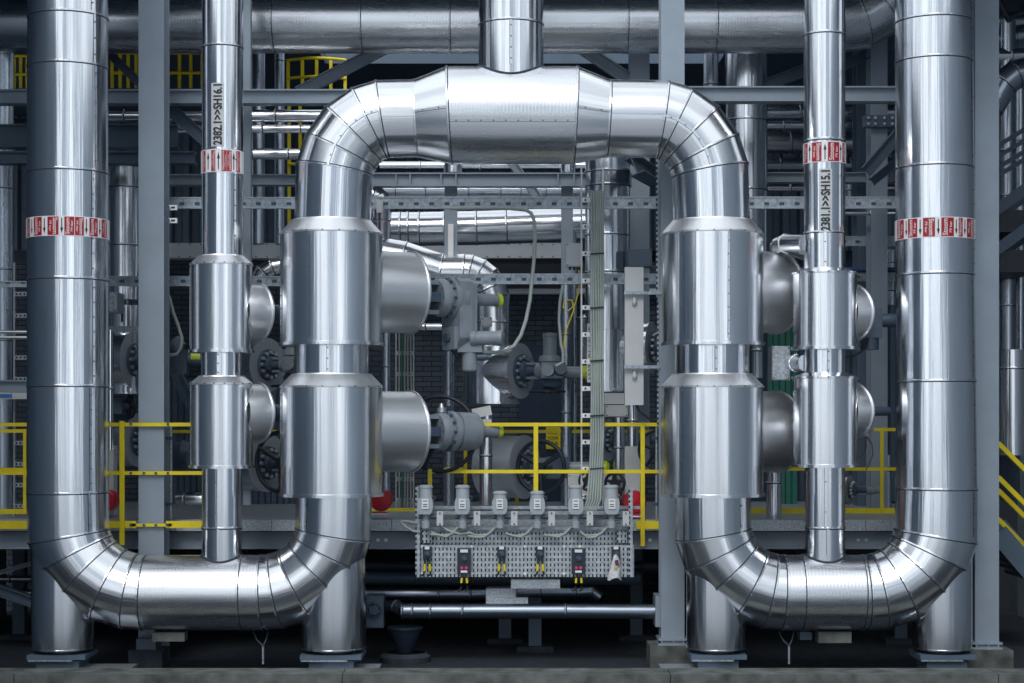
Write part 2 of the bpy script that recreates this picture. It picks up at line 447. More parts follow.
def big_u(name, label, outer, inner, ytop_o, ytop_i, Co, Ci, ro, ri, rb, seams_o, seams_h, trunn, so, extra):
    """outer riser -> elbow -> bottom run -> elbow -> inner riser, so=+1 when outer riser is on the left"""
    t = thing(name, label, 'pipe', W(outer, 600) * 1)
    P = []; rad = []
    for y, r in seams_o: P.append((outer if len(extra) == 0 else outer + extra.get(y, 0), y)); rad.append(r * S0)
    k0 = len(P)
    e1 = elbow(Co[0], Co[1], abs(outer - Co[0]), 592.5 - Co[1], ANG, -so, 1)
    P += e1; rad += [ro * S0 + (rb - ro) * S0 * i / 5 for i in range(6)]
    k1 = len(P) - 1
    for x in seams_h: P.append((x, 592.5)); rad.append(rb * S0)
    k2 = len(P)
    e2 = elbow(Ci[0], Ci[1], abs(inner - Ci[0]), 592.5 - Ci[1], ANG[::-1], so, 1)
    P += e2; rad += [rb * S0 + (ri - rb) * S0 * i / 5 for i in range(6)]
    k3 = len(P) - 1
    P.append((inner, ytop_i)); rad.append(ri * S0)
    run = Run(pts_px(P), rad)
    o = pipe_obj('outer_riser', run, 0, k0, t, 'alu', bead_ends=(False, True))
    mb = MB()
    for i in range(k0): run.long_seam(mb, i, R([-50, -54, -56, -50, -52, -47, -44, 8][i % 8] if so > 0 else [-60, -62, -58, -62, -55, -57, -52, 10][i % 8]), step=.14)
    s_ = mb.build('seam_strip', t)
    pipe_obj('elbow', run, k0, k1, t, 'alub', bead_ends=(False, True))
    pipe_obj('bottom_run', run, k1, k2, t, 'alur', bead_ends=(False, True))
    pipe_obj('elbow', run, k2, k3, t, 'alub', bead_ends=(False, True))
    pipe_obj('inner_riser', run, k3, k3 + 1, t, 'alu', beads=False)
    mb = MB(); run.long_seam(mb, k3, R(-40 * so)); mb.build('seam_strip', t)
    for (cx, r, yt) in trunn:
        x = W(cx, 0).x; zt = W(0, 648).z; z1 = W(0, yt).z
        mb = MB(); mb.lathe((x, 0, zt), (0, 0, 1), [(.0, r * S0 * .6), (0, r * S0 + .008), (.012, r * S0 + .008), (.014, r * S0), (z1 - zt, r * S0)], 'alu', 56)
        mb.build('support_leg', t)
        plate_stack(t, cx, 648, r * S0)
    return t, run
tL, runL = big_u('steam_pipe', 'large silver U-shaped steam pipe whose outer riser stands at the far left edge', 68, 334, -25, 494,
                 (144, 525), (262, 525), 40, 38, 37.5,
                 [(-100, 39.5), (18, 39.5), (68, 39.7), (173, 40), (280, 40), (386, 40), (492, 40)], [242], [(63, 31, 540), (333.5, 32.5, 535)], 1, {})
tR, runR = big_u('steam_pipe', 'large silver U-shaped steam pipe whose outer riser stands beside the right grey column', 936.5, 712.5, -25, 494,
                 (866, 525), (783, 525), 41, 38, 37.5,
                 [(-100, 38), (22, 38.3), (62, 38.5), (168, 38.7), (275, 38.8), (381, 39.3), (488, 40.2)], [862, 802], [(942, 29.5, 538), (716, 29.5, 535)], -1,
                 {-100: -3, 22: -2.5, 62: -2.5, 168: -2, 275: -1.5, 381: -.5})
def band_pat(r, xs):
    return xs
def px_arc(dx, r): return r * math.asin(max(-.99, min(.99, dx / r)))
def marks(px_list, cpx, rpx):
    out = []
    for it in px_list:
        if it[0] == 'r':
            a0 = px_arc(it[1] - cpx, rpx); a1 = px_arc(it[2] - cpx, rpx)
            out.append(('r', (a0 + a1) / 2 * S0, abs(a1 - a0) * S0, it[3]))
        else: out.append(('a', px_arc(it[1] - cpx, rpx) * S0))
    return out
marker_band(tL, W(68, 0).x, W(0, 230).z, .403, .195, False, marks(
    [('r', 29, 31.5, 90), ('a', 33.5), ('r', 35.5, 43, 90), ('a', 45.5), ('r', 48.5, 59, -90), ('a', 62), ('r', 64.5, 74, 90), ('r', 74.6, 83.2, -90),
     ('a', 85.5), ('r', 88.5, 96.5, 90), ('a', 98.5), ('r', 100.3, 105.5, -90)], 68, 40.5), 'white and red wrap printed Stoom 79 bar with down arrows')
marker_band(tR, W(935, 0).x, W(0, 231).z, .391, .20, False, marks(
    [('r', 898.6, 905, 90), ('a', 907.3), ('r', 909, 918, 90), ('a', 920.8), ('r', 923.5, 935, -90), ('a', 938.2), ('r', 941, 953, 90), ('a', 955.3),
     ('r', 957.5, 961.5, 90), ('a', 963.5), ('r', 965.5, 972, -90)], 935, 39.3), 'red and cream wrap printed Stoom 79 bar with down arrows')

# ---- top arch
tA = thing('steam_pipe', 'large silver arch pipe with a fat middle joining both inner risers across the top', 'pipe', W(511, 115))
CL, CR = (390, 184), (654, 184)
eL = [(390 - 57 * math.cos(R(a)), 184 - 65.5 * math.sin(R(a))) for a in (12, 29, 49, 68, 82)]
eR = [(654 + 57 * math.cos(R(a)), 184 - 65.5 * math.sin(R(a))) for a in (82, 68, 49, 29, 12)]
P = [(332.5, 224)] + eL + [(416, 118.5), (449, 115.5), (575, 115.5), (608, 118.5)] + eR + [(711.5, 224)]
Rr = [.382] + [.385] * 5 + [.385, .485, .485, .385] + [.385] * 5 + [.382]
runA = Run(pts_px(P), Rr)
pipe_obj('riser', runA, 0, 1, tA, 'alu', bead_ends=(False, True))
pipe_obj('elbow', runA, 1, 6, tA, 'alub', bead_ends=(False, True))
pipe_obj('reducer', runA, 6, 7, tA, 'alub', bead_ends=(False, False))
hdr = pipe_obj('fat_header', runA, 7, 8, tA, 'alur')
pipe_obj('reducer', runA, 8, 9, tA, 'alub', bead_ends=(False, True))
pipe_obj('elbow', runA, 9, 14, tA, 'alub', bead_ends=(False, True))
pipe_obj('riser', runA, 14, 15, tA, 'alu', beads=False)
mb = MB()
for i in (2, 3, 4): runA.long_seam(mb, i, R(-4), step=.13)
for i in (1,): runA.long_seam(mb, i, R(-4), step=.13)
mb.build('seam_strip', tA)
for i, a in ((6, -1), (8, -1), (7, 15)): mb = MB(); runA.long_seam(mb, i, R(a), step=.11); mb.build('seam_strip', tA)
mb = MB()
for i in (10, 11, 12, 13): runA.long_seam(mb, i, R(4), step=.13)
mb.build('seam_strip', tA)
br = Run(pts_px([(511, -100), (511, 25), (511, 100)]), .325)
pipe_obj('branch', br, 0, 2, tA, 'alu', bead_ends=(False, False))
mb = MB(); br.long_seam(mb, 1, R(0), t1=.6, step=.09); mb.build('seam_strip', tA); mb = MB()
n = 64; prev = None                                            # saddle bead where the branch meets the header
pts = []
for k in range(n + 1):
    a = 2 * math.pi * k / n; rr = .33; x = rr * math.cos(a); y = rr * math.sin(a); z = math.sqrt(max(0, .49 ** 2 - y * y))
    pts.append(W(511, 115.5) + V((x, y, z)))
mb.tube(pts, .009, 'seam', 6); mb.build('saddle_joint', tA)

# ---- slim risers with their markers
def slim(label, cx, tops, ybot, stick_y, sy, pat, text, ty, tflag, rp=20.5):
    t = thing('steam_pipe', label, 'pipe', W(cx, tops[-1]))
    ys = [(cx, y) for y in tops]
    run = Run(pts_px(ys), rp * S0, 44)
    pipe_obj('riser', run, 0, len(ys) - 1, t, 'alu', bead_ends=(False, False))
    mb = MB()
    for i, a in enumerate([-52, -50, -46, 8, 6]):
        if i < len(ys) - 1: run.long_seam(mb, i, R(a), screws=(i >= 2))
    mb.build('seam_strip', t)
    marker_band(t, W(cx, 0).x, W(0, stick_y).z, rp * S0 + .004, sy, True, pat, 'red and white wrap printed Stoom with up arrows')
    r = rp * S0 + .004; mb = MB(); fn = on_cyl(W(cx, 0).x, W(0, ty).z, 0, r); fw = on_cyl(W(cx, 0).x, W(0, ty).z, 0, r + .006)
    curved_patch(mb, fn, -.085 + tflag, .045 + tflag, -.315, .315, 'box', 6)
    lb = mb.build('text_plate', t); lb['label'] = 'silvery strip printed ' + text
    mb = MB(); put_text(mb, text, .60, .092, lambda a, b: fw(a - .02 + tflag, b), 'ink', 90, .028)
    q = mb.build('lettering', t); q.parent = lb
    return t
sp = marks([('r', 203.2, 206, 90), ('a', 208.5), ('r', 211.5, 215.5, -90), ('a', 218.5), ('r', 221.5, 226.5, 90), ('r', 226.8, 231.5, -90), ('a', 233.5), ('r', 236, 239.5, 90)], 222.5, 21)
slim('slim silver riser pipe marked 2382.1>>SH16.1 above the left pair of valves', 222.5, [-100, 47.5, 152, 262], 0, 163.5, .225, sp, '2382.1>>SH16.1', 118, -.03)
sp = marks([('r', 804.6, 808, 90), ('a', 810), ('r', 812.3, 821.6, -90), ('a', 825), ('r', 827.8, 838.8, 90), ('a', 840.3), ('r', 841.8, 844.3, -90)], 824.5, 21)
slim('slim silver riser pipe marked 2381.1>>SH15.1 above the right pair of valves', 824.5, [-100, 35, 141, 233, 274], 0, 154.5, .205, sp, '2381.1>>SH15.1', 203, .03)
for cx, yt, lab in ((222, 466, 'short slim silver drop pipe joining the left small valves to the left U pipe'),
                    (825, 465, 'short slim silver drop pipe joining the right small valves to the right U pipe')):
    t = thing('drop_pipe', lab, 'pipe', W(cx, 555))
    run = Run(pts_px([(cx, yt), (cx, 527), (cx, 580)]), .20, 44)
    pipe_obj('pipe_jacket', run, 0, 2, t, 'alu', bead_ends=(False, False))
    mb = MB(); run.long_seam(mb, 0, R(8), step=.25); run.long_seam(mb, 1, R(2), t1=.5, screws=False); mb.build('seam_strip', t); mb = MB()
    pts = []
    for k in range(49):
        a = 2 * math.pi * k / 48; x = .205 * math.cos(a); y = .205 * math.sin(a)
        pts.append(W(cx, 592.5) + V((x, y, math.sqrt(.379 ** 2 - y * y))))
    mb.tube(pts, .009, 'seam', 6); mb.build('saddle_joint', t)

# ================================================================= insulated valves on the loop
TH = R(33); DX = V((math.cos(TH), math.sin(TH), 0)); DT = V((-math.sin(TH), math.cos(TH), 0)); DZ = V((0, 0, 1))
def loc(o, d=DX, t=DT):
    return lambda x, y, z: o + d * x + t * y + DZ * z
def valve(label, cx, ytop, ysh, ybot, r, yneck, rneck, bz, br_, bl, cone=True, seams=(-55, 0), grp=None, th=33, oy=.2):
    d_ = V((math.cos(R(th)), math.sin(R(th)), 0)); t_ = V((-d_.y, d_.x, 0))
    """jacketed valve: body, shoulder, lower neck, sideways bonnet"""
    t = thing('insulated_valve', label, 'valve', W(cx, ybot), grp)
    x = W(cx, 0).x; zb = W(0, ybot).z; zs = W(0, ysh).z; zt = W(0, ytop).z
    mb = MB(); mb.lathe((x, 0, zb - .03), (0, 0, 1), [(.0, rneck), (0.0, r + .018), (.03, r + .018), (.034, r), (zs - zb + .03, r), (zs - zb + .036, r - .004)], 'alub', 64)
    for a in seams:                                   # lengthways laps with screws
        an = R(a)
        for k in range(int((zs - zb) / .13)):
            z = zb + .07 + k * .13
            p = V((x + r * math.sin(an), -r * math.cos(an), z)); nrm = V((math.sin(an), -math.cos(an), 0))
            mb.cyl(p, p + nrm * .008, .007, 'castd', 6)
        p = V((x + (r + .002) * math.sin(an), -(r + .002) * math.cos(an), (zb + zs) / 2)); nrm = V((math.sin(an), -math.cos(an), 0))
        mb.obox(p, V((-nrm.y, nrm.x, 0)) * .014, nrm * .003, (0, 0, (zs - zb) / 2 - .03), 'alub')
        p2 = p + V((-nrm.y, nrm.x, 0)) * .0155
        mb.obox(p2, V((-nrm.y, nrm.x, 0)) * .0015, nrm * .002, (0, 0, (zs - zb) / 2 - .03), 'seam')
    mb.build('jacket', t)
    mb = MB()
    if cone: mb.lathe((x, 0, zs), (0, 0, 1), [(0, r), (.004, r + .006), (.018, r + .006), (.022, r), (zt - zs, rneck + .035), (zt - zs + .012, rneck + .03), (zt - zs + .014, rneck - .01)], 'alus', 64)
    else: mb.lathe((x, 0, zs), (0, 0, 1), [(0, r), (.004, r + .014), (.02, r + .014), (.024, r), (.06, rneck + .02), (.065, rneck)], 'alub', 64)
    for k in range(10):
        a = R(-80 + k * 18 + 4); p = V((x + (r + .002) * math.sin(a), -(r + .002) * math.cos(a), zs + .012))
        mb.cyl(p, p + V((math.sin(a), -math.cos(a), 0)) * .012, .007, 'castd', 6)
    mb.build('shoulder', t)
    if yneck is not None:
        mb = MB(); run = Run(pts_px([(cx, ybot), (cx, yneck)]), rneck, 56); run.emit(mb, 0, 1, 'alu', beads=False)
        run.long_seam(mb, 0, R(0), step=.08); mb.build('neck', t)
    o = V((x, oy, W(0, bz).z))
    mb = MB(); e = bl
    mb.lathe(o, d_, [(r * .5, br_), (e, br_), (e, br_ + .014), (e + .016, br_ + .014), (e + .018, br_ * .93), (e + .02, 0)], 'alus', 64)
    pts = []
    for k in range(65):                                # lap joint along the saddle curve
        a = 2 * math.pi * k / 64; b_ = o + t_ * (br_ + .002) * math.cos(a) + DZ * (br_ + .002) * math.sin(a)
        ux, uy = b_.x - x, b_.y; B = ux * d_.x + uy * d_.y; q = B * B - (ux * ux + uy * uy - r * r)
        if q > 0: pts.append(b_ + d_ * (-B + math.sqrt(q)))
        elif len(pts) > 2: 
            mb.tube(pts, .005, 'alub', 6); pts = []
    if len(pts) > 2: mb.tube(pts, .005, 'alub', 6)
    mb.build('bonnet_jacket', t)
    return t, o
def gearbox_core(t, o, x0, xe, k=1.0, lime=True, rtube=.066, xtube=None):
    """yoke, stem, flanged gear drum and indicator tube along the valve stem"""
    P_ = loc(o); mb = MB()
    mb.cyl(P_(x0 - .02, 0, 0), P_(x0 + .30 * k, 0, 0), .045 * k, 'castd', 16)
    mb.build('stem', t)
    mb = MB()
    for sg in (1, -1):
        mb.obox(P_(x0 + .13 * k, 0, sg * .155 * k), DX * .15 * k, DT * .07 * k, DZ * .022 * k, 'cast')
        mb.obox(P_(x0 + .13 * k, sg * .10 * k, 0), DX * .15 * k, DT * .015 * k, DZ * .05 * k, 'castd')
    mb.lathe(P_(x0, 0, 0), DX, [(0, .0), (0, .19 * k), (.03, .19 * k), (.03, .06)], 'cast', 32)
    mb.build('yoke', t)
    mb = MB()
    a = x0 + .25 * k
    mb.lathe(P_(a, 0, 0), DX, [(0, .06), (0, .185 * k), (.05 * k, .20 * k), (.09 * k, .20 * k), (.095 * k, .17 * k), (.14 * k, .17 * k), (.145 * k, .215 * k), (.20 * k, .215 * k),
                               (.205 * k, .18 * k), (.24 * k, .18 * k), (.245 * k, .205 * k), (.30 * k, .205 * k), (xe - a - .03, .20 * k), (xe - a, .17 * k), (xe - a, 0)], 'cast', 40)
    mb.bolts(P_(a + .02 * k, 0, 0), -DX, .15 * k, 10, .014, .02, 'castd'); mb.bolts(P_(a + .145 * k, 0, 0), -DX, .195 * k, 12, .014, .03, 'castd')
    mb.build('gear_drum', t)
    xt = xtube or xe + .26
    mb = MB(); mb.lathe(P_(xe, 0, 0), DX, [(0, rtube), (xt - xe - .03, rtube)], 'cast', 24)
    if lime: mb.lathe(P_(xe, 0, 0), DX, [(xt - xe - .05, rtube + .006), (xt - xe, rtube + .006), (xt - xe, 0)], 'lime', 24)
    mb.build('indicator_tube', t)
BZ = 288
big = []
v1, o1 = valve('big silver-jacketed valve, upper of the left pair, with a motorised grey gear unit', 331.5, 222, 236, 343, .512, 376, .372, 288, .42, .876, seams=(-68, -20))
v2, o2 = valve('big silver-jacketed valve, lower of the left pair, with a black handwheel behind its gear', 331.5, 375, 388, 493, .512, None, .372, 432, .415, .876, seams=(-68,))
v3, o3 = valve('big silver-jacketed valve, upper of the right pair, dented at mid height', 712, 222, 236, 343, .51, 376, .372, 288, .42, .876, seams=(-40, 12))
v4, o4 = valve('big silver-jacketed valve, lower of the right pair, above the right U pipe', 712, 375, 388, 493, .51, None, .372, 432, .415, .876, seams=(-42,))
s1, p1 = valve('small silver-jacketed valve under the 2382.1>>SH16.1 pipe, upper of its pair', 221.5, 257, 266, 350, .31, 378, .20, 311, .285, .42, seams=(-75,), th=40, oy=.0)
s2, p2 = valve('small silver-jacketed valve above the left U pipe, lower of its pair', 221.5, 377, 385, 465, .31, None, .20, 413, .295, .42, seams=(-60,), th=40, oy=.0)
s3, p3 = valve('small silver-jacketed valve under the 2381.1>>SH15.1 pipe, upper of its pair', 825, 272, 275, 347, .318, 376, .20, 312, .29, .39, cone=False, seams=(-38,), th=40, oy=.0)
s4, p4 = valve('small silver-jacketed valve above the right U pipe, lower of its pair', 825, 375, 379, 464, .318, None, .20, 411, .29, .39, cone=False, seams=(-38,), th=40, oy=.0)

# upper left gear unit with drop casing and electric drive
oo = o1 + V((0, 0, -.04)); P_ = loc(oo)
gearbox_core(v1, oo, .95, 1.50, 1.0, True, .066, 2.0)
mb = MB()
poly = [(-.19, .17), (-.12, .21), (.12, .21), (.19, .17), (.19, -.22), (.15, -.50), (.10, -.53), (-.10, -.53), (-.19, -.42)]
mb.prism(poly, P_(1.38, 0, 0), DT, DZ, DX * .16, 'cast')
poly = [(x * .86, z * .92) for x, z in poly]; mb.prism(poly, P_(1.54, 0, 0), DT, DZ, DX * .07, 'cast')
mb.cyl(P_(1.30, -.02, -.42), P_(1.38, -.02, -.42), .05, 'castd', 16)
mb.prism([(-.12, -.12), (.12, -.12), (.12, .12), (-.12, .12)], P_(1.34, -.02, -.42), DT, DZ, DX * .04, 'cast')
mb.build('gear_casing', v1, bevel=.012)
dr = W(470, 343, 1.0)
mb = MB(); mb.obox(dr, (.13, 0, 0), (0, .11, 0), (0, 0, .10), 'cast'); mb.cyl(dr + V((-.22, 0, .02)), dr + V((-.1, 0, .02)), .085, 'castd', 20)
mb.bolts(dr + V((-.16, 0, .02)), (-1, 0, 0), .075, 8, .014, .02)
mb.lathe(dr + V((-.0, -.02, -.30)), (0, 0, 1), [(0, 0), (0, .075), (.015, .085), (.22, .085)], 'cast', 24)
mb.build('drive_housing', v1, bevel=.01)
mb = MB(); mb.lathe(dr + V((.02, -.08, .045)), (1, -.25, 0), [(0, .085), (.06, .085), (.06, .075), (.30, .075), (.30, .085), (.34, .08), (.36, .0)], 'cast', 24)
mb.obox(dr + V((.385, -.17, .045)), (.01, 0, 0), (0, .03, 0), (0, 0, .03), 'black'); mb.build('drive_motor', v1)
mb = MB(); mb.cyl(dr + V((.08, -.05, -.15)), dr + V((.18, -.06, -.15)), .04, 'castd', 12); mb.cyl(dr + V((.18, -.06, -.15)), dr + V((.22, -.06, -.15)), .03, 'castd', 12)
mb.build('cable_gland', v1)
mb = MB(); mb.tube([W(x, y, 1.0) for x, y in ((453, 342), (452, 350), (457, 358), (466, 356), (468, 345))], .014, 'black')
mb.tube([W(x, y, 1.05) for x, y in ((456, 342), (458, 352), (463, 360), (472, 352))], .014, 'black'); mb.build('hose', v1)
c = MB(); pts = [(484, 352), (495, 352.5), (505, 351), (514, 346), (521, 335), (526, 320), (530, 300), (532, 280), (534.5, 255), (535, 235), (534, 220), (531, 213), (526, 210), (510, 208.5), (480, 208), (450, 208.5)]
c.tube([W(x, y, .95 + .35 * min(i, 12) / 12) for i, (x, y) in enumerate(pts)], .020, 'cable', 10)
tag(c.build('drive_cable', origin=W(505, 351, .5)), 'pale grey cable looping up from the motorised gear unit to the tray', 'cable')

# lower left gear unit
oo = o2 + V((0, 0, -.0)); P_ = loc(oo)
gearbox_core(v2, oo, .95, 1.70, 1.0, True, .068, 2.0)
def handwheel(parent, c, ax, r, thick=.018, spokes=3, m='black', name='handwheel', hub=.05, rot=0.3):
    mb = MB(); mb.torus(c, ax, r, thick, m, 40); d, a, b = frame(ax); c = V(c)
    for k in range(spokes):
        t = 2 * math.pi * k / spokes + rot; q = c + (a * math.cos(t) + b * math.sin(t)) * r
        mb.tube([c, c + (q - c) * .5 + d * .01, q], thick * 1.1, m, 8)
    mb.cyl(c - d * .03, c + d * .03, hub, m, 16)
    return mb.build(name, parent)
hc = W(440, 434, 1.15)
hw = handwheel(v2, hc, (-.25, -1, 0), .40, .022, 3, 'black', rot=1.0)
mb = MB(); mb.prism([(-.16, .02), (.02, .28), (.14, .28), (.10, .02)], hc + V((-.02, .03, .02)), (1, 0, 0), (0, 0, 1), (0, .03, 0), 'navy')
mb.cyl(hc, hc + V((.05, .25, 0)), .05, 'castd', 16); mb.build('wheel_bracket', v2)
mb = MB(); mb.lathe(P_(1.27, 0, .2), (0, 0, 1), [(0, .05), (.05, .05), (.05, .03), (.09, .02), (.10, 0)], 'bolt', 12); mb.build('grease_cap', v2)

# right big valves: gear units mostly hidden behind the small valves
for vv, oo in ((v3, o3), (v4, o4)):
    gearbox_core(vv, oo, .95, 1.5, .9, False)
# small valve gear units
for vv, oo, big_ in ((s1, p1, 0), (s2, p2, 0), (s3, p3, 1), (s4, p4, 2)):
    P_ = loc(oo, V((math.cos(R(40)), math.sin(R(40)), 0)), V((-math.sin(R(40)), math.cos(R(40)), 0))); mb = MB(); mb.cyl(P_(.42, 0, 0), P_(.62, 0, 0), .05, 'castd', 16)
    if big_ == 0: mb.cyl(P_(.6, 0, 0), P_(.66, 0, 0), .09, 'castd', 20)
    mb.build('stem', vv)
    if big_ == 1:
        c0 = P_(.70, 0, -.09); mb = MB()
        mb.lathe(P_(.50, 0, 0), DX, [(0, .05), (0, .11), (.04, .11), (.05, .08), (.1, .08)], 'castd', 24)
        mb.obox(c0, (.11, 0, 0), (0, .10, 0), (0, 0, .15), 'castd'); mb.cyl(c0 + V((.0, 0, -.27)), c0 + V((0, 0, -.1)), .095, 'castd', 20)
        mb.cyl(c0 + V((.1, 0, .03)), c0 + V((.3, 0, .03)), .07, 'castd', 16); mb.build('actuator', vv, bevel=.012)
        mb = MB(); mb.tube([W(x, y, .3) for x, y in ((868, 338), (866, 346), (861, 352), (853, 356), (846, 357))], .012, 'black'); mb.build('hose', vv)
    if big_ == 2:
        mb = MB(); mb.lathe(P_(.46, 0, 0), V((1,.45,0)), [(0, .05), (0, .10), (.05, .10), (.06, .13), (.10, .13), (.11, .10), (.17, .10), (.17, .05), (.42, .045), (.42, 0)], 'castd', 24)
        mb.build('actuator', vv)
        mb = MB(); mb.tube([W(x, y, .35) for x, y in ((866, 436), (872, 444), (873, 455), (868, 466), (866, 470))], .006, 'wine')
        mb.tube([W(x, y, .35) for x, y in ((866, 436), (866, 448), (862, 456), (856, 459))], .006, 'wine'); mb.build('sensor_wire', vv)
        mb = MB(); q = W(864, 433, .3); mb.obox(q, (.04, 0, 0), (0, .02, 0), (0, 0, .03), 'box'); mb.build('junction_box', vv)
# ================================================================= helpers for the racks behind
def arcpts(c, r, a0, a1, n=6):
    return [(c[0] + r * math.cos(R(a0 + (a1 - a0) * i / n)), c[1] - r * math.sin(R(a0 + (a1 - a0) * i / n))) for i in range(n + 1)]
def prun(label, pts, w, Y, m='aluo', name='pipe', cat='pipe', group=None, n=32, beads=True, ends=(False, False), cap=True, plainj=()):
    """one pipe run through pixel points at depth Y (or list of depths); w = pixel width"""
    Ys = Y if isinstance(Y, list) else [Y] * len(pts)
    P = [W(x, y, q) for (x, y), q in zip(pts, Ys)]
    r = [w * S(q) / 2 for q in Ys]
    run = Run(P, r, n); mb = MB(); run.emit(mb, 0, len(P) - 1, m, beads=beads and len(P) > 2, bead_ends=ends, plainjoint=plainj)
    if cap:
        mb.disc(run.ring(0, 0), m, False); mb.disc(run.ring(len(P) - 1, len(P) - 2), m, True)
    o = mb.build(name, origin=P[-1]); tag(o, label, cat, group); return o, run
def beam_h(label, x0, x1, y0, y1, Y, m='steel', depth=.2, group=None, name='steel_beam', stiff=(), slope=0):
    a = W(x0, (y0 + y1) / 2, Y + depth / 2); b = W(x1, (y0 + y1) / 2, Y + depth / 2)
    s = S(Y); zc = W(0, (y0 + y1) / 2, Y).z; a.z = b.z = zc; a.x = (x0 - 512) * s; b.x = (x1 - 512) * s; h = (y1 - y0) * s
    t = thing(name, label, 'beam', ((a.x + b.x) / 2, Y + depth / 2, zc - h / 2), group)
    mb = MB(); mb.obox(((a.x + b.x) / 2, Y + depth / 2, zc + h / 2 - .008), ((b.x - a.x) / 2, 0, 0), (0, depth / 2, 0), (0, 0, .008), m); mb.build('top_flange', t)
    mb = MB(); mb.obox(((a.x + b.x) / 2, Y + depth / 2, zc - h / 2 + .008), ((b.x - a.x) / 2, 0, 0), (0, depth / 2, 0), (0, 0, .008), m); mb.build('bottom_flange', t)
    mb = MB(); mb.obox(((a.x + b.x) / 2, Y + depth * .3, zc), ((b.x - a.x) / 2, 0, 0), (0, .007, 0), (0, 0, h / 2 - .016), m); mb.build('web', t)
    for x in stiff:
        mb = MB(); xx = (x - 512) * s; mb.obox((xx, Y + depth * .15, zc), (.008, 0, 0), (0, depth * .15, 0), (0, 0, h / 2 - .017), m); mb.build('stiffener', t)
    return t
def column(label, x0, x1, y0, y1, Y, m='steel', depth=.3, side=True, group=None, zbot=None):
    s = S(Y); xa = (x0 - 512) * s; xb = (x1 - 512) * s; zt = W(0, y0, Y).z; zb = W(0, y1, Y).z if zbot is None else zbot; xc = (xa + xb) / 2
    t = thing('steel_column', label, 'column', (xc, Y + depth / 2, zb), group)
    mb = MB(); mb.box((xa, Y, zb), (xb, Y + .018, zt), m); mb.build('front_flange', t, bevel=.003)
    mb = MB(); mb.box((xa, Y + depth - .018, zb), (xb, Y + depth, zt), m); mb.build('rear_flange', t)
    mb = MB(); mb.box((xc - .008, Y + .018, zb), (xc + .008, Y + depth - .018, zt), m); mb.build('web', t)
    return t
def channel(label, x0, x1, y0, y1, Y, group=None, depth=.06, m='rail', name='slotted_channel'):
    s = S(Y); xa = (x0 - 512) * s; xb = (x1 - 512) * s; zt = W(0, y0, Y).z; zb = W(0, y1, Y).z
    t = thing(name, label, 'channel', ((xa + xb) / 2, Y + depth / 2, zb), group)
    mb = MB(); mb.obox(((xa + xb) / 2, Y + .012, (zt + zb) / 2), ((xb - xa) / 2, 0, 0), (0, .003, 0), (0, 0, (zt - zb) / 2), m); mb.build('slotted_face', t)
    mb = MB(); mb.box((xa, Y, zt - .012), (xb, Y + depth, zt), 'galv'); mb.build('top_lip', t)
    mb = MB(); mb.box((xa, Y, zb), (xb, Y + depth, zb + .012), 'galv'); mb.build('bottom_lip', t)
    return t
def bar_th(label, p0, p1, w, h, m='steel', cat='brace', name='diagonal_brace', group=None):
    mb = MB(); p0, p1 = V(p0), V(p1); d = (p1 - p0).normalized(); up = d.cross(V((0, 1, 0)))
    mb.ibeam(p0, p1, h, w, m, .014, up=up)
    return tag(mb.build(name, origin=(p0 + p1) / 2), label, cat, group)
def flat_box(mb, x0, x1, y0, y1, Y, dep, m):
    s = S(Y); mb.box(((x0 - 512) * s, Y, W(0, y1, Y).z), ((x1 - 512) * s, Y + dep, W(0, y0, Y).z), m)

# ================================================================= ground, walls
mb = MB(); mb.box((-60, -3.5, -.45), (60, 40, -.15), 'asphalt'); structure(mb.build('floor', origin=(0, 0, -.3)))
mb = MB(); mb.box((-60, -60, -.45), (60, -3.5, -.15), 'pave'); structure(mb.build('floor_bounce_yard', origin=(0, -20, -.3)))  # unseen yard slab made pale to brighten the pipes from below
mb = MB()
for k in range(9):
    x0 = -14 + k * 3.1; mb.box((x0, -1.0, -.149), (x0 + 3.092, -.58, .0), 'conc')
structure(mb.build('trim_1', origin=(0, -.8, -.15), bevel=.008))
mb = MB(); s = S(6); xa, xb = (-60 - 512) * s, (700 - 512) * s; za, zb = -.149, W(0, 262, 6).z
n0 = len(mb.v); L = xb - xa; H = zb - za
mb.v += [V((xa, 6, za)), V((xb, 6, za)), V((xb, 6, zb)), V((xa, 6, zb))]; mb.face((n0, n0 + 1, n0 + 2, n0 + 3), ((0, 0), (L, 0), (L, H), (0, H)), False, 'brick')
mb.box((xa, 6.002, za), (xb, 6.25, zb), 'concd'); structure(mb.build('wall_back', origin=(0, 6, 0)))
mb = MB(); mb.box((-16, 15, -.149), (16, 15.3, 9.5), 'navy')
structure(mb.build('wall_rear_far', origin=(0, 15, 0)))
def corr(label, x0, x1, y0, y1, Y, m, name='corrugated_panel', pitch=.16, dep=.05):
    mb = MB(); s = S(Y); a = (x0 - 512) * s; b = (x1 - 512) * s; zt = W(0, y0, Y).z; zb = max(W(0, y1, Y).z, -.14); x = a; A = []
    while x < b - 1e-3:
        for fx, fy in ((0, 0), (.35, 0), (.5, 1), (.85, 1)):
            A.append((min(b, x + fx * pitch), Y + fy * dep))
        x += pitch
    A.append((b, Y)); 
    for i in range(len(A) - 1):
        n0 = len(mb.v); (xx, yy), (x2, y2) = A[i], A[i + 1]
        mb.v += [V((xx, yy, zb)), V((x2, y2, zb)), V((x2, y2, zt)), V((xx, yy, zt))]; mb.face((n0, n0 + 1, n0 + 2, n0 + 3), ((0, 0),) * 4, False, m)
    mb.box((a, Y + dep + .005, zb), (b, Y + dep + .03, zt), m)
    return tag(mb.build(name, origin=((a + b) / 2, Y, zb)), label, 'cladding')
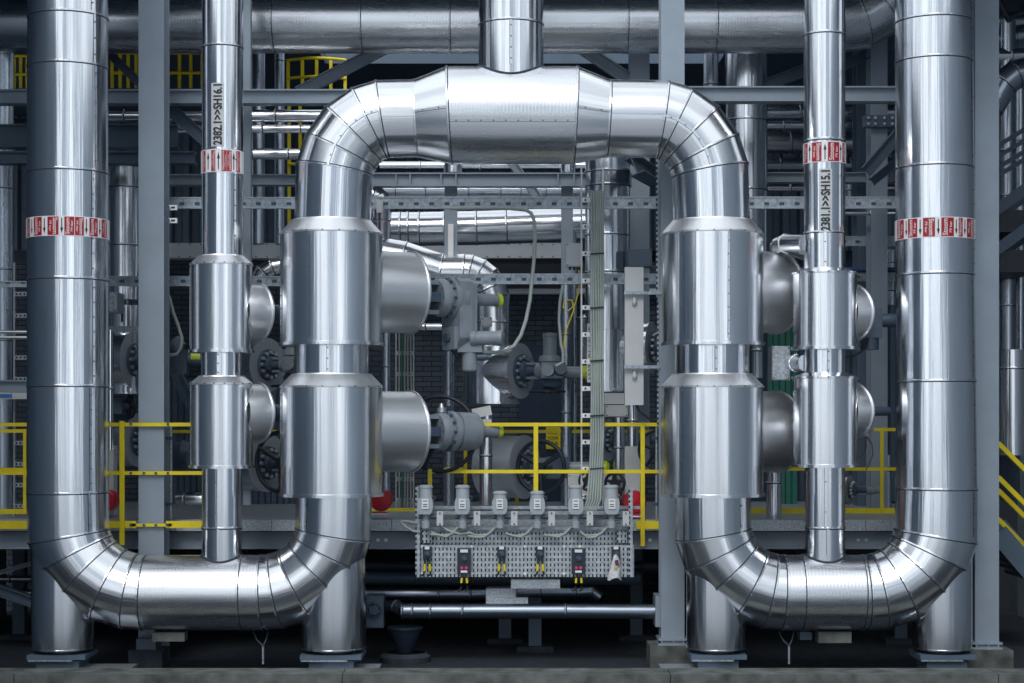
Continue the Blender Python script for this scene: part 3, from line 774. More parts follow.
corr('dark blue corrugated cladding behind the left slim pipe and railing', 160, 300, 380, 530, 5.2, 'castd')
corr('green corrugated sheet wall seen behind the right pair of small valves', 768, 797, 325, 520, 5.2, 'green')
corr('dark corrugated wall at the right behind the right outer riser', 800, 1010, 300, 530, 7.4, 'steeld')
corr('dark corrugated hall wall high up behind the pipe racks', -40, 1060, 116, 250, 13.5, 'castd', pitch=.3, dep=.08)
mb = MB(); flat_box(mb, 519, 561, 345, 505, 5.9, .08, 'navy'); t = structure(mb.build('door_1', origin=W(540, 505, 5.9)))
t = thing('safety_sign', 'small yellow notice sign with black writing on the dark blue door', 'sign', W(553, 449, 5.85))
mb = MB(); flat_box(mb, 546, 560.5, 427, 449, 5.86, .02, 'yellow'); mb.build('sign_plate', t)
mb = MB(); P0 = W(553, 438, 5.85)
for k, tx in enumerate(('PAS OP', 'VOOR', 'DEUR')): put_text(mb, tx, .14, .045, lambda a, b, k=k: V((P0.x + a, 5.852, P0.z + b + .07 - k * .07)), 'ink', step=0)
mb.build('lettering', t)
mb = MB(); flat_box(mb, 130, 566, 243, 258, 5.6, .3, 'clad'); 
for k in range(40):
    x = 135 + k * 11; p = W(x, 244.5, 5.6); mb.cyl(p, p + V((0, -.01, 0)), .01, 'castd', 6); p = W(x, 256.5, 5.6); mb.cyl(p, p + V((0, -.01, 0)), .01, 'castd', 6)
tag(mb.build('cladding_band', origin=W(350, 258, 5.7)), 'long light grey cladding band with screws above the brick wall', 'cladding')
mb = MB(); flat_box(mb, 380, 700, 288.5, 293.5, 5.75, .24, 'clad'); tag(mb.build('wall_ledge', origin=W(540, 293, 5.8)), 'thin pale ledge running over the bare brick wall', 'ledge')
mb = MB(); flat_box(mb, 380, 566, 259, 288, 5.7, .28, 'black'); tag(mb.build('painted_shadow_panel', origin=W(470, 288, 5.9)), 'black panel standing for the shadow between the light cladding band and the ledge', 'panel')  # black sheet painted in for the shadow under the cladding band

# ================================================================= columns
column('tall grey steel column between the left outer riser and the 2382.1>>SH16.1 pipe', 138.5, 164, -40, 600, .75, zbot=-.149)
def based_column(label, x0, x1, Y):
    t = column(label, x0, x1, -40, 640, Y, zbot=.07); s = S(Y)
    xa = (x0 - 512) * s; xb = (x1 - 512) * s
    mb = MB(); mb.box((xa - .03, Y - .03, .12), (xb + .03, Y + .33, .14), 'steel'); mb.box((xa - .03, Y - .03, .07), (xb + .03, Y + .33, .09), 'steel')
    for x in (xa - .0, xb - .02, (xa + xb) / 2): mb.box((x, Y - .028, .09), (x + .015, Y, .12), 'steel')
    mb.build('foot_plate', t)
    mb = MB(); mb.box((xa - .12, Y - .10, -.149), (xb + .12, Y + .42, .07), 'conc'); mb.build('plinth', t, bevel=.01)
    return t
based_column('tall grey steel column in the middle, behind the right arch riser, on a concrete plinth', 661, 684.5, .62)
based_column('tall grey steel column right of the right outer riser, on a concrete plinth', 975, 999, .30)
column('grey steel column behind the 2382.1>>SH16.1 pipe', 243, 250.5, -40, 505, 2.0, depth=.12)
column('grey steel column behind the arch, left of the right upper valve pair', 630, 649.5, -10, 470, 3.5)
column('dark grey steel column between the 2381.1>>SH15.1 pipe and the right outer riser', 871, 887.5, -10, 520, 3.4)
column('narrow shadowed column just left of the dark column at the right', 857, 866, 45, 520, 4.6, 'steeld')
column('short grey hanger column under the rack beam between the arch legs', 444.5, 457, 186, 255, 3.0, depth=.15)
column('short grey hanger column under the rack beam near the cable ladder', 561.5, 573, 186, 275, 3.0, depth=.15)
mb = MB(); flat_box(mb, 448, 453.5, 224, 256, 2.95, .04, 'white'); tag(mb.build('hanger_strip', origin=W(451, 256, 2.97)), 'white strip on the face of the hanger column between the arch legs', 'strip')

# ================================================================= beams
beam_h('long grey steel beam crossing behind the left risers at shoulder height of the arch', -10, 366, 89, 103, 1.6)
beam_h('long grey steel beam crossing behind the right risers level with the arch elbow', 688, 905, 86, 101, 1.6)
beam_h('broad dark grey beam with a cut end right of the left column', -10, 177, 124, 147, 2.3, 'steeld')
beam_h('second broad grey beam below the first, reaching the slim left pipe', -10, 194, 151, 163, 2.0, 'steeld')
beam_h('grey beam behind the left slim pipe, level with its red marker', 160, 300, 174, 184.5, 3.4)
beam_h('grey rack beam with stiffeners running under the fat middle of the arch', 372, 632, 172.5, 186, 2.8, stiff=(396, 410, 441, 456, 558, 574))
beam_h('grey beam behind the 2381.1>>SH15.1 pipe below its red marker', 756, 900, 172, 182, 4.2)
beam_h('pale grey beam at the far left edge above the yellow railing', -10, 28, 380, 392, 1.9)
t = thing('cable_duct', 'pale duct with a blue label at the far left edge, above the yellow railing', 'duct', W(10, 399, 1.7))
mb = MB(); flat_box(mb, -10, 27, 392.5, 399, 1.7, .15, 'box'); mb.build('duct_body', t)
mb = MB(); flat_box(mb, -2, 12, 394, 397.5, 1.69, .01, 'bluelabel'); mb.build('label_plate', t)
for lab, x0, y0, x1, y1, Y, w, m in (
    ('grey diagonal brace rising to the top pipe, left of the arch', 298, 93, 404, 38, 3.7, .14, 'steel'),
    ('grey diagonal brace falling from the top pipe, right of the fat header', 566, 38, 636, 84, 3.7, .14, 'steel'),
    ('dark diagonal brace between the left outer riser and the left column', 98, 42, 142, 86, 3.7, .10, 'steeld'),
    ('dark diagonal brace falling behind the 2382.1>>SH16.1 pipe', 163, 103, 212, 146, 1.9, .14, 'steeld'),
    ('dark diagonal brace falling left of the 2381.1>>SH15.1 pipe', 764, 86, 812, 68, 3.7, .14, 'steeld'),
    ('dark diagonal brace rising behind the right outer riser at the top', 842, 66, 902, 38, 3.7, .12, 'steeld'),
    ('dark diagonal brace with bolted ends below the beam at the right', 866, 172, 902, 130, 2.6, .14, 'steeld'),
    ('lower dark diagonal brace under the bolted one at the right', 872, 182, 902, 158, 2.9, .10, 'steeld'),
    ('dark inclined strut on the far left under the platform edge', -12, 586, 40, 604, 1.8, .12, 'steeld'),
    ('thin pale inclined strut on the far left under the platform', -12, 576, 36, 562, 2.0, .05, 'steel'),
    ('dark slanting leg behind the lower left small valve', 176, 372, 194, 410, 2.6, .12, 'steeld')):
    bar_th(lab, W(x0, y0, Y), W(x1, y1, Y), w, .12, m)
bar_th('short slanting strut under the rack beam, between the arch legs', W(508, 158, 3.6), W(540, 200, 3.6), .10, .1, 'steel')
for lab, x, y0, y1 in (('narrow slotted post between the middle column and the right arch leg', 658, 158, 300), ('narrow slotted post beside the middle column, lower part', 659, 300, 425)):
    mb = MB(); a, b = W(x, y0, 1.0), W(x, y1, 1.0); mb.obox((a + b) / 2, (.02, 0, 0), (0, .015, 0), (0, 0, (a.z - b.z) / 2), 'railv'); tag(mb.build('slotted_post', origin=b), lab, 'post')
for lab, x in (('small pale dome cap on the rack beam, left of two', 453), ('small round pipe stub on the rack beam, right of two', 568)):
    mb = MB(); p = W(x, 173, 3.0); mb.lathe(p, (0, 0, 1), [(0, .11), (.09, .11), (.14, .085), (.16, 0)] if x < 500 else [(0, .09), (.17, .09), (.17, 0)], 'alu', 24); tag(mb.build('pipe_stub', origin=p), lab, 'pipe stub')
bar_th('short dark beam stub pointing out towards the viewer under the right arch elbow', W(634, 165, 1.2), W(652, 176, 3.1), .20, .16, 'steeld', 'beam', 'beam_stub')
mb = MB(); flat_box(mb, 864, 902, 115, 127, 3.3, .1, 'steeld')
for x in (868, 875, 884, 892):
    for y in (118, 124): p = W(x, y, 3.3); mb.cyl(p, p + V((0, -.03, 0)), .018, 'bolt', 6)
tag(mb.build('splice_plate', origin=W(880, 127, 3.3)), 'dark bolted splice plate on the column beside the right outer riser', 'plate')

# ================================================================= slotted channels
channel('slotted channel behind the left slim pipe, level with the arch legs', 164, 300, 197, 208.5, 1.4)
channel('long slotted channel crossing between the arch legs above the cable loop', 368, 661, 196.5, 208.5, 1.4)
channel('slotted channel behind the slim right pipe, level with its lettering', 749, 904, 196.5, 208.5, 1.4)
channel('lower slotted channel behind the left column, level with the small valve top', 104, 300, 276, 286, 1.45)
channel('lower slotted channel between the arch legs, crossing behind the motorised gear', 430, 661, 273.5, 284, 1.45)
channel('slotted channel at the far left edge', -10, 28, 281, 287, 1.5)
channel('dark slotted channel behind the slim right pipe, upper of two', 842, 904, 236, 246, 4.0)
channel('dark slotted channel with blue cables behind the slim right pipe, lower of two', 842, 904, 272, 281, 4.0)
mb = MB(); mb.tube([W(x, 269.5, 4.0) for x in (800, 850, 910)], .028, 'blue'); mb.tube([W(x, 271, 3.9) for x in (800, 850, 910)], .018, 'black')
tag(mb.build('blue_cable', origin=W(850, 271, 4)), 'blue cables lying on the lower dark channel at the right', 'cable')
for y in (332, 337.5):
    mb = MB(); mb.tube([W(x, y, 1.5) for x in (-10, 10, 28)], .018, 'bolt')
    tag(mb.build('conduit', origin=W(10, y, 1.5)), ('upper' if y < 335 else 'lower') + ' thin bright conduit at the far left edge', 'conduit')
def ladder(label, x0, x1, y0, y1, Y, ys, m='galv', cat='cable ladder'):
    t = thing('cable_ladder', label, cat, W((x0 + x1) / 2, y1, Y))
    for x in (x0, x1):
        mb = MB(); a = W(x, y0, Y); b = W(x, y1, Y); mb.box((a.x - .008, Y, b.z), (a.x + .008, Y + .05, a.z), m); mb.build('side_rail', t)
    for y in ys:
        mb = MB(); s = S(Y); a = W(x0, y, Y); b = W(x1, y, Y)
        mb.obox(((a.x + b.x) / 2, Y + .01, a.z), ((b.x - a.x) / 2, 0, 0), (0, .008, 0), (0, 0, .024), 'white' if m == 'box' else m)
        for k in range(3):
            xx = a.x + (b.x - a.x) * (k + .6) / 3.3; mb.obox((xx, Y - .001, a.z), (.009, 0, 0), (0, .004, 0), (0, 0, .011), 'ink')
        mb.build('rung', t)
    return t
ladder('cable ladder at the far left edge, left of the left outer riser', 14, 27.5, 262, 520, 2.2, [294, 315.5, 357.5, 379, 443, 464, 485, 506])
ladder('cable ladder carrying thin cables in front of the brick wall, right of the left riser', 396, 413.5, 322, 520, 4.4, [353, 374, 395, 416, 437, 458, 479, 500])
lad = ladder('tall white-runged cable ladder carrying a cable bundle left of the middle column', 581.5, 603, 168, 506, 1.2, [200, 226.5, 253.5, 280.5, 307.5, 334.5, 361.5, 388.5, 415.5, 442, 469, 496], 'box')
for k in range(6):
    mb = MB(); x = 591.5 + k * 2.3
    pts = [W(x, 190 + (k % 2), 1.12)] + [W(x + .35 * math.sin(j * 1.3 + k), 215 + j * 28, 1.12) for j in range(9)] + [W(x - 1.5, 470, 1.1), W(x - 4 + k * .3, 500, 1.05), W(x - 8, 512, 1.0)]
    mb.tube(pts, .0125, 'cable')
    tag(mb.build('bundle_cable', origin=W(x, 350, 1.1)), 'grey-green cable in the bundle on the tall cable ladder', 'cable', 'cables on the tall ladder')
for k in range(5):
    mb = MB(); x = 399 + k * 3; mb.tube([W(x + .4 * math.sin(j + k), 322 + j * 22, 4.38) for j in range(10)], .011, 'cable' if k != 1 else 'green')
    tag(mb.build('ladder_cable', origin=W(x, 420, 4.4)), 'thin cable on the ladder in front of the brick wall', 'cable', 'cables by the brick wall')
mb = MB()
for y in (254, 308, 361, 416, 469):
    p = W(590, y, 1.09); q = W(604, y - 1, 1.09); mb.tube([p, q], .008, 'ink')
mb.build('cable_tie', lad)

# ================================================================= pipes behind (name, points, width, depth)
big_top, rb = prun('huge ribbed silver pipe lying horizontally across the top behind everything', [(106, 23), (235, 23), (274, 23), (362, 23), (450, 23), (540, 23), (626, 23), (714, 23), (806, 23), (838, 23), (859.5, 19), (878.5, 8), (892.6, -8.5), (899, -26)], 60, 2.9, 'alur', n=64, cap=False)
prun('dark top pipe section at the upper left corner', [(-12, 24), (40, 24), (104, 24)], 57, 3.0, 'aluo', n=48)
for k, (lab, x0, x1, y, w, Y, js) in enumerate((
    ('silver horizontal pipe below the beam, left of the arch, topmost of three', 104, 345, 116, 12.5, 3.2, (124, 167, 275)),
    ('silver horizontal pipe left of the arch, middle of three', 160, 330, 129, 8.5, 3.2, (262, 300)),
    ('silver horizontal pipe left of the arch, lowest of three', 243, 320, 154, 11, 3.2, (252, 288)),
    ('pale horizontal pipe peeking under the fat header', 380, 640, 166, 9, 6.5, (420, 480, 560)),
    ('weathered horizontal pipe just under the rack beam between the arch legs', 365, 600, 192, 16, 6.0, (395, 425, 468, 500, 520, 545)),
    ('silver horizontal pipe at the right above the darker rack pipes', 764, 905, 112.5, 14, 5.0, (800, 880)),
    ('second silver horizontal pipe at the right', 764, 880, 125, 9, 5.0, (783, 852)),
    ('broad dull horizontal pipe at the right, behind the red marker', 764, 905, 143, 22, 7.0, (790, 830, 860)),
    ('second broad dull horizontal pipe at the right, below the first', 764, 905, 165, 15, 7.5, (780, 850)),
    ('thin silver pipe behind the beam at the right, above the slotted channel', 756, 905, 188, 7, 5.5, (790,)),
    ('thin silver pipe under the slotted channel at the right', 842, 905, 213, 5, 3.5, (870,)),
    ('pale thin pipe crossing the brick wall beside the motorised gear', 405, 450, 327, 7, 4.2, (425,)),
    ('horizontal pipe under the fat pipe at the far left, upper', -12, 60, 128, 20, 4.0, (10, 40)),
    ('dull horizontal pipe low at the far left below the platform', -12, 40, 579, 7, 2.6, (10,)),
    ('second dull horizontal pipe low at the far left below the platform', -12, 40, 593, 8, 2.8, (20,)),
    )):
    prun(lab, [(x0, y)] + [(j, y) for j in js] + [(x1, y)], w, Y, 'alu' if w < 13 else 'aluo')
for lab, x, y0, y1, w, Y, js in (
    ('silver vertical pipe between the left outer riser and the left column', 123.5, 168, 330, 33, 3.2, (187, 245)),
    ('dull vertical pipe at the far left edge', 3, 52, 520, 22, 3.2, (188, 269, 340)),
    ('thin dark pipe hugging the right side of the left outer riser', 110, 330, 450, 7, 1.2, (388,)),
    ('silver vertical pipe behind the rack left of the arch', 258.5, -10, 244, 13, 4.2, (150, 205)),
    ('slimmer silver vertical pipe left of the arch', 279.5, -10, 244, 10, 4.2, (60, 157)),
    ('broad silver vertical pipe between the arch and the cable bundle, behind both', 607.5, 145, 330, 45, 2.6, (172, 186, 235, 272)),
    ('tall silver pipe behind the right arch elbow', 746.5, -10, 260, 42, 3.8, (120.5, 190)),
    ('silver vertical pipe just right of the middle column at the top', 711, -10, 130, 15, 4.0, (84,)),
    ('thin silver vertical pipe in front of the brick wall, left of the two', 386, 322, 520, 8.5, 3.6, (366,)),
    ('silver vertical pipe in front of the brick wall, hanging behind the motorised gear', 449, 330, 505, 11, 4.0, (350, 425)),
    ('silver vertical pipe right of the blue door', 566.5, 285, 505, 11.5, 3.4, (334, 412)),
    ('thin grey pipe beside the silver pipe right of the blue door', 574.5, 232, 505, 4, 3.6, (300,)),
    ('short silver pipe rising from the valve actuators, below the lower left gear', 486, 412, 505, 13, 2.0, (455,)),
    ('silver pipe below the stacked boxes right of the cable bundle', 619, 416, 505, 11, 2.2, (447,)),
    ('silver pipe below the long white enclosure', 632.5, 405, 447, 11.5, 1.9, (420,)),
    ('short silver pipe standing on the platform between the right valves', 774, 472, 519, 16, 1.8, (482,)),
    ('silver pipe glimpsed between the right valve bonnets', 757, 335, 378, 12, 2.4, (350,)),
    ('silver pipe behind the right railing near the post', 888, 455, 512, 7, 3.5, (470,)),
    ('pale vertical pipe at the right edge beside the right column', 1008, 20, 365, 15, 3.0, (150, 195, 270, 305)),
    ('darker vertical pipe at the right edge behind the pale one', 1020, 90, 380, 13, 3.4, (140, 260)),
    ('dark lower vessel at the right edge above the stair rails', 1012, 350, 455, 30, 2.4, (368,)),
    ('light vertical pipe behind the dark column at the right, upper', 892, 250, 305, 12, 4.5, (262, 290)),
    ('vertical pipe behind the red marker of the slim right pipe', 850, 180, 205, 14, 5.0, (190,)),
    ):
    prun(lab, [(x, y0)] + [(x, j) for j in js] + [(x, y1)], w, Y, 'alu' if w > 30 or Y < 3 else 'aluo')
# shaped pipes
prun('silver pipe coming through the wall, tapering rightwards between the arch legs', [(392, 229), (400, 229), (408, 229), (419, 229), (444, 228.5), (476, 228), (506, 227), (566, 225), (600, 224)], 34, 4.6, 'alu', n=48)
prun('bright elbow behind the left arch riser dropping past the big valve', [(381, 262), (381, 222)] + arcpts((374, 202), 7, 0, 150, 4) + [(362, 215)], 19, 3.0, 'alu')
prun('bright mitred pipe arching over and down behind the motorised gear unit', [(372, 256), (402, 261), (440, 274), (463, 274)] + arcpts((463, 301), 27, 78, 8, 4) + [(490, 322), (490, 350)], 40, 3.0, 'alub', n=40)
prun('pale mitred pipe passing between the small and big left valves', [(262, 300), (258, 282), (263, 272), (272, 267), (284, 265), (300, 265)], 17, 2.6, 'alub')
prun('short stub pipe feeding the 2381.1>>SH15.1 pipe from the left', [(806, 243.5), (786, 243.5), (779, 246)], 18, [0.05, .35, .5], 'alub')
prun('silver cone-ended pipe above the right big valve bonnet', [(806, 255), (790, 250), (772, 247)], 12, [.8, .9, 1.0], 'alub')
prun('dark elbow at the right edge bending down over the staircase', [(1034, 70), (1016, 74), (1004, 84), (990, 108)], 28, 1.9, 'aluo')
prun('ribbed pipe at the upper right corner', [(990, 40), (1004, 39), (1013, 37), (1034, 33)], 21, 3.2, 'aluo')
prun('slim bright pipe below the ribbed one at the upper right corner', [(990, 56), (1010, 56), (1034, 55)], 16, 3.0, 'alu')
prun('pale pipe behind the ribbed one at the upper right corner', [(990, 22), (1010, 22), (1034, 22)], 20, 4.2, 'aluo')
mb = MB(); mb.tube([W(x, y, 1.5) for x, y in ((996, -4), (1003, 8), (1010, 22))], .03, 'black'); mb.tube([W(x, y, 1.5) for x, y in ((1006, 20), (1014, 16), (1030, 10))], .03, 'black')
tag(mb.build('black_hose', origin=W(1010, 22, 1.5)), 'black forked hose hanging in the upper right corner', 'hose')

# ================================================================= platform
t = thing('steel_platform', 'grey steel walkway platform carrying the yellow railings behind the pipes', 'platform', (0, 2, -.149))
xa, xb = -6.5, W(974, 0, 1.25).x; zd = W(0, 519.5, 1.25).z
mb = MB(); mb.box((xa, 1.26, zd - .06), (xb, 5.9, zd - .02), 'galv'); mb.build('grating_deck', t)
segs = [-6.5, W(176, 0, 1.2).x, W(272, 0, 1.2).x, W(392, 0, 1.2).x, W(646, 0, 1.2).x, W(866, 0, 1.2).x, xb]
for i in range(len(segs) - 1):
    mb = MB(); mb.box((segs[i], 1.20, W(0, 531, 1.2).z), (segs[i + 1] - .006, 1.25, zd), 'galv'); mb.build('edge_plate', t)
z0, z1 = W(0, 549, 1.3).z, W(0, 532, 1.3).z
mb = MB(); mb.ibeam((xa, 1.36, (z0 + z1) / 2), (xb, 1.36, (z0 + z1) / 2), .14, z1 - z0, 'steel', .014, up=(0, 0, 1))
for px in (378, 386, 650, 858, 866): 
    p = W(px, 540, 1.35); mb.cyl(p, p + V((0, -.02, 0)), .02, 'bolt', 6)
mb.build('edge_beam', t)
for y in (2.6, 4.2, 5.6):
    mb = MB(); mb.ibeam((xa, y, zd - .16), (xb, y, zd - .16), .12, .18, 'steeld', .012, up=(0, 0, 1)); mb.build('joist', t)
for px, y in ((20, 3), (130, 4.2), (505, 2.6), (535, 1.9), (636, 2.9), (800, 4.2), (900, 2.6)):
    x = W(px, 0, y).x; mb = MB(); mb.box((x - .07, y - .07, -.09), (x + .07, y + .07, zd - .08), 'steeld'); lg = mb.build('post', t)
    mb = MB(); mb.box((x - .2, y - .18, -.149), (x + .2, y + .18, -.09), 'concd'); q = mb.build('footing', t, bevel=.02)

def railing(label, Y, rails, posts, toe=None, group=None, extra=None):
    xs = [p for r_ in rails for p in r_[:2]]
    t = thing('safety_railing', label, 'railing', W(sum(xs) / len(xs), 518, Y))
    for x0, x1, y in rails:
        a, b = W(x0, y, Y), W(x1, y, Y); mb = MB(); mb.box((a.x, Y - .012, a.z - .019), (b.x, Y + .012, a.z + .019), 'yellow'); mb.build('rail', t, bevel=.004)
    for x, y0, y1, w in posts:
        a, b = W(x, y0, Y), W(x, y1, Y); mb = MB(); hw = w * S(Y) / 2; mb.box((a.x - hw, Y - .03, b.z), (a.x + hw, Y - .013, a.z), 'yellow'); mb.build('post', t, bevel=.003)
    for x0, x1, y0, y1 in toe or ():
        mb = MB(); a, b = W(x0, y1, Y), W(x1, y0, Y); mb.box((a.x, Y - .008, a.z), (b.x, Y + .006, b.z), 'yellow'); mb.build('toe_board', t)
    return t
rl = railing('yellow safety railing passing in front of the left grey column', .71, [(106, 206, 424.5), (106, 206, 473)], [(122.5, 421, 545, 5)],
        [(106, 136, 521, 528), (166, 208, 521, 528), (130, 172, 523.5, 526.5)])
mb = MB()
for y in (424, 473, 525):
    for x in ((131, 168) if y == 424 else (131, 144, 156, 168)):
        p = W(x, y, .70); mb.cyl(p, p + V((0, -.02, 0)), .014, 'castd', 6)
mb.build('clamp_bolt', rl)
railing('yellow railing on the platform behind the left column', 3.6, [(106, 290, 431.5)], [(60, 429, 512, 4)])
railing('yellow railing at the far left edge, in front', 1.17, [(-10, 27, 424.5), (-10, 27, 473)], [], [(-10, 27, 521, 529)])
railing('yellow railing at the far left edge, with a square end frame', 1.9, [(-10, 27, 431), (-10, 27, 469.5)], [(25.3, 429, 514, 3)], [(-10, 27, 509, 514)])
railing('yellow safety railing in the middle, between the arch legs behind the actuator rack', 1.17, [(462, 661, 424.5), (428, 661, 471.5)],
        [(430, 469, 512, 4.2), (535.8, 424, 512, 4.5), (642.5, 424, 546, 4.2)], [(636, 660, 521, 529)])
railing('yellow railing farther back in the middle, nearer the blue door', 3.4, [(500, 655, 431.5), (444, 467, 469)], [(465.5, 440, 503, 3.4), (517, 494, 512, 3.4)], [(372, 416, 508, 513)])
railing('yellow safety railing at the right behind the right U pipe', 2.9, [(874, 905, 429.5), (752, 905, 469)], [(881.5, 428, 511, 3.5)], [(752, 905, 508, 514)])
for lab, x, y0, y1, Y, w in (('thin galvanised standpipe clamped beside the left column', 171, 426, 522, 1.0, 2.6), ('thin galvanised standpipe beside the middle column', 656.5, 426, 520, 1.2, 2.6)):
    t = thing('standpipe', lab, 'pipe', W(x, y1, Y)); mb = MB(); mb.cyl(W(x, y0, Y), W(x, y1, Y), w * S(Y) / 2, 'galv', 12); mb.build('tube', t)
    for y in (438, 504):
        mb = MB(); mb.cyl(W(x, y + 1.5, Y), W(x, y - 1.5, Y), w * S(Y) * .8, 'castd', 12); mb.bar(W(x, y, Y), W(x - 5, y, Y), .03, .03, 'castd'); mb.build('clamp', t)

# yellow cage ladders high up behind
def cage(label, x0, x1, y0, y1, Y, n, arc=False):
    t = thing('ladder_cage', label, 'ladder', W((x0 + x1) / 2, y1, Y))
    for i in range(n):
        x = x0 + (x1 - x0) * i / (n - 1); mb = MB(); a, b = W(x, y0, Y), W(x, y1, Y); mb.box((a.x - .022, Y, b.z), (a.x + .022, Y + .03, a.z), 'yellow'); mb.build('bar', t)
    for y in (y0 + 1, (y0 + y1) / 2 + 3):
        mb = MB(); pts = [W(x0 + (x1 - x0) * i / 8, y - (2 if arc else 0) * math.sin(math.pi * i / 8), Y - (.3 * math.sin(math.pi * i / 8) if arc else .02)) for i in range(9)]
        mb.tube(pts, .022, 'yellow'); mb.build('hoop', t)
cage('yellow ladder cage high up between the left riser and the left column', 112, 136, 52, 88, 7.9, 4)
cage('yellow ladder cage high up between the left column and the slim pipe', 168, 202, 52, 88, 7.9, 4)
cage('rounded yellow ladder cage under the top pipe, left of the arch', 288, 345, 59, 92, 7.9, 5, True)
cage('yellow ladder glimpsed low between the rack pipes left of the arch', 289, 300, 96, 226, 7.9, 2)
cage('yellow ladder high up at the far left edge', 14, 27, 55, 88, 7.9, 3)
# ================================================================= valves on the platform
def bvalve(label, cx, cy, r, L, Y, th=-30, kind='wheel', body=None, m='aluo', hw=None, tube=True, disc=.62, tubelen=.62):
    d = V((math.cos(R(th)), math.sin(R(th)), 0)); tt = V((-d.y, d.x, 0)); o = W(cx, cy, Y); rr = r * S(Y)
    t = thing('platform_valve', label, 'valve', o - V((0, 0, rr)))
    mb = MB(); mb.lathe(o - d * L, d, [(0, 0), (0, rr), (L - .02, rr), (L - .018, rr + .01), (L, rr + .01, 'annulus'), (L + .001, rr * .6), (L - .02, rr * .58), (L - .02, 0)], m, 56); mb.build('bonnet_jacket', t)
    q = rr * disc; mb = MB()
    mb.lathe(o, d, [(-.02, q), (.03, q), (.03, q * .6), (.08, q * .55), (.10, q * .30), (.30, q * .26), (.30, 0)], 'castd', 40); mb.bolts(o + d * .03, d, q * .82, 12, .022, .03, 'bolt')
    mb.build('flange', t)
    P = lambda x, y, z: o + d * x + tt * y + DZ * z
    mb = MB()
    for sg in (1, -1): mb.obox(P(.15, 0, sg * q * .42), d * .12, tt * q * .16, DZ * q * .07, 'cast')
    mb.lathe(P(.22, 0, 0), d, [(0, 0), (0, q * .45), (.06, q * .5), (.09, q * .38), (.16, q * .34), (.16, 0)], 'cast', 28)
    mb.build('yoke', t)
    if kind == 'motor':
        c = P(.40, 0, 0); mb = MB(); mb.obox(c, (.12, 0, 0), (0, .12, 0), (0, 0, .09), 'cast')
        mb.cyl(c + V((-.05, -.26, .0)), c + V((-.03, -.1, 0)), .07, 'cast', 20); mb.cyl(c + V((.10, -.24, .02)), c + V((.10, -.1, 0)), .07, 'castd', 20); mb.build('drive_housing', t, bevel=.015)
        mb = MB(); mb.lathe(c + V((-.02, 0, .1)), (0, 0, 1), [(0, .13), (.06, .12), (.07, .078), (.28, .078), (.29, .084), (.32, .08), (.33, 0)], 'cast', 28); mb.build('drive_motor', t)
        mb = MB(); mb.lathe(c + V((0, 0, -.1)), (0, 0, -1), [(0, .1), (.04, .14), (.08, .12), (.12, .05), (.16, .05)], 'castd', 24); mb.build('drive_base', t)
        handwheel(t, c + V((-.05, -.05, -.24)), (0, 0, 1), .2, .012, 3)
        if tube:
            mb = MB(); e = V((1, -.08, 0)).normalized(); mb.lathe(c + V((.1, 0, -.02)), e, [(0, .066), (tubelen - .05, .066)], 'cast', 20); mb.lathe(c + V((.1, 0, -.02)), e, [(tubelen - .12, .075), (tubelen, .078), (tubelen + .03, .05), (tubelen + .03, 0)], 'lime', 24); mb.build('indicator_tube', t)
    elif kind == 'wheel':
        hx, hy, hr = hw
        c = W(hx, hy, Y - .45); handwheel(t, c, (-.55, -1, 0), hr * S(Y - .45), .024, 3, rot=.5)
        mb = MB(); g = P(.42, 0, 0); mb.obox(g, (.13, 0, 0), (0, .12, 0), (0, 0, .12), 'castd'); mb.cyl(g, c, .035, 'castd', 12); mb.build('gearbox', t, bevel=.015)
        if tube:
            mb = MB(); e = V((1, -.08, 0)).normalized(); a = g + V((.1, .0, 0)); mb.lathe(a, e, [(0, .066), (tubelen - .05, .066)], 'cast', 20); mb.lathe(a, e, [(tubelen - .12, .075), (tubelen, .078), (tubelen + .03, .05), (tubelen + .03, 0)], 'lime', 24); mb.build('indicator_tube', t)
    if body:
        bx, by0, by1, br, sh = body; Yb = Y + L * abs(math.sin(R(th))); s = S(Yb); mb = MB(); x = W(bx, 0, Yb).x; zb = W(0, by1, Yb).z; zt = W(0, by0, Yb).z
        mb.lathe((x, Yb, zb), (0, 0, 1), [(0, 0), (0, br * s + .015), (.02, br * s + .015), (.022, br * s), (zt - zb - sh * s, br * s), (zt - zb - sh * s, br * s + .008), (zt - zb - sh * s + .02, br * s + .008), (zt - zb, br * s * .62), (zt - zb, 0)], 'alu', 48); mb.build('body_jacket', t)
    return t
bvalve('motor-driven valve with a lime-tipped tube in front of the blue door, between the arch legs', 521, 371, 27, .42, 2.6, -30, 'motor', (491, 343, 404, 28, 6), 'alu', tubelen=.36)
bvalve('handwheel valve with a lime-tipped tube low in front of the blue door', 525, 467, 31, .5, 2.6, -30, 'wheel', None, 'alus', (541, 467, 26), tubelen=.46)
bvalve('dark valve with bolted flange glimpsed between the upper left valves', 268, 365, 26, .6, 1.9, -35, 'motor', None, 'aluo', tube=False, disc=.58)
bvalve('dark handwheel valve glimpsed between the lower left valves', 268, 463, 28, .6, 1.9, -35, 'wheel', None, 'aluo', (281, 462, 30), tube=False, disc=.58)
bvalve('silver valve between the left outer riser and the left column', 136, 360, 29, .4, 2.6, -20, 'none', (126, 300, 394, 22, 8), 'alu')
bvalve('dull handwheel valve low between the left outer riser and the left column', 139, 440, 26, .7, 3.0, -20, 'none', None, 'aluo')
t5 = bvalve('silver valve behind the long white enclosure', 652, 347, 25, .55, 2.6, -20, 'none', (608, 312, 392, 32, 8), 'alu')
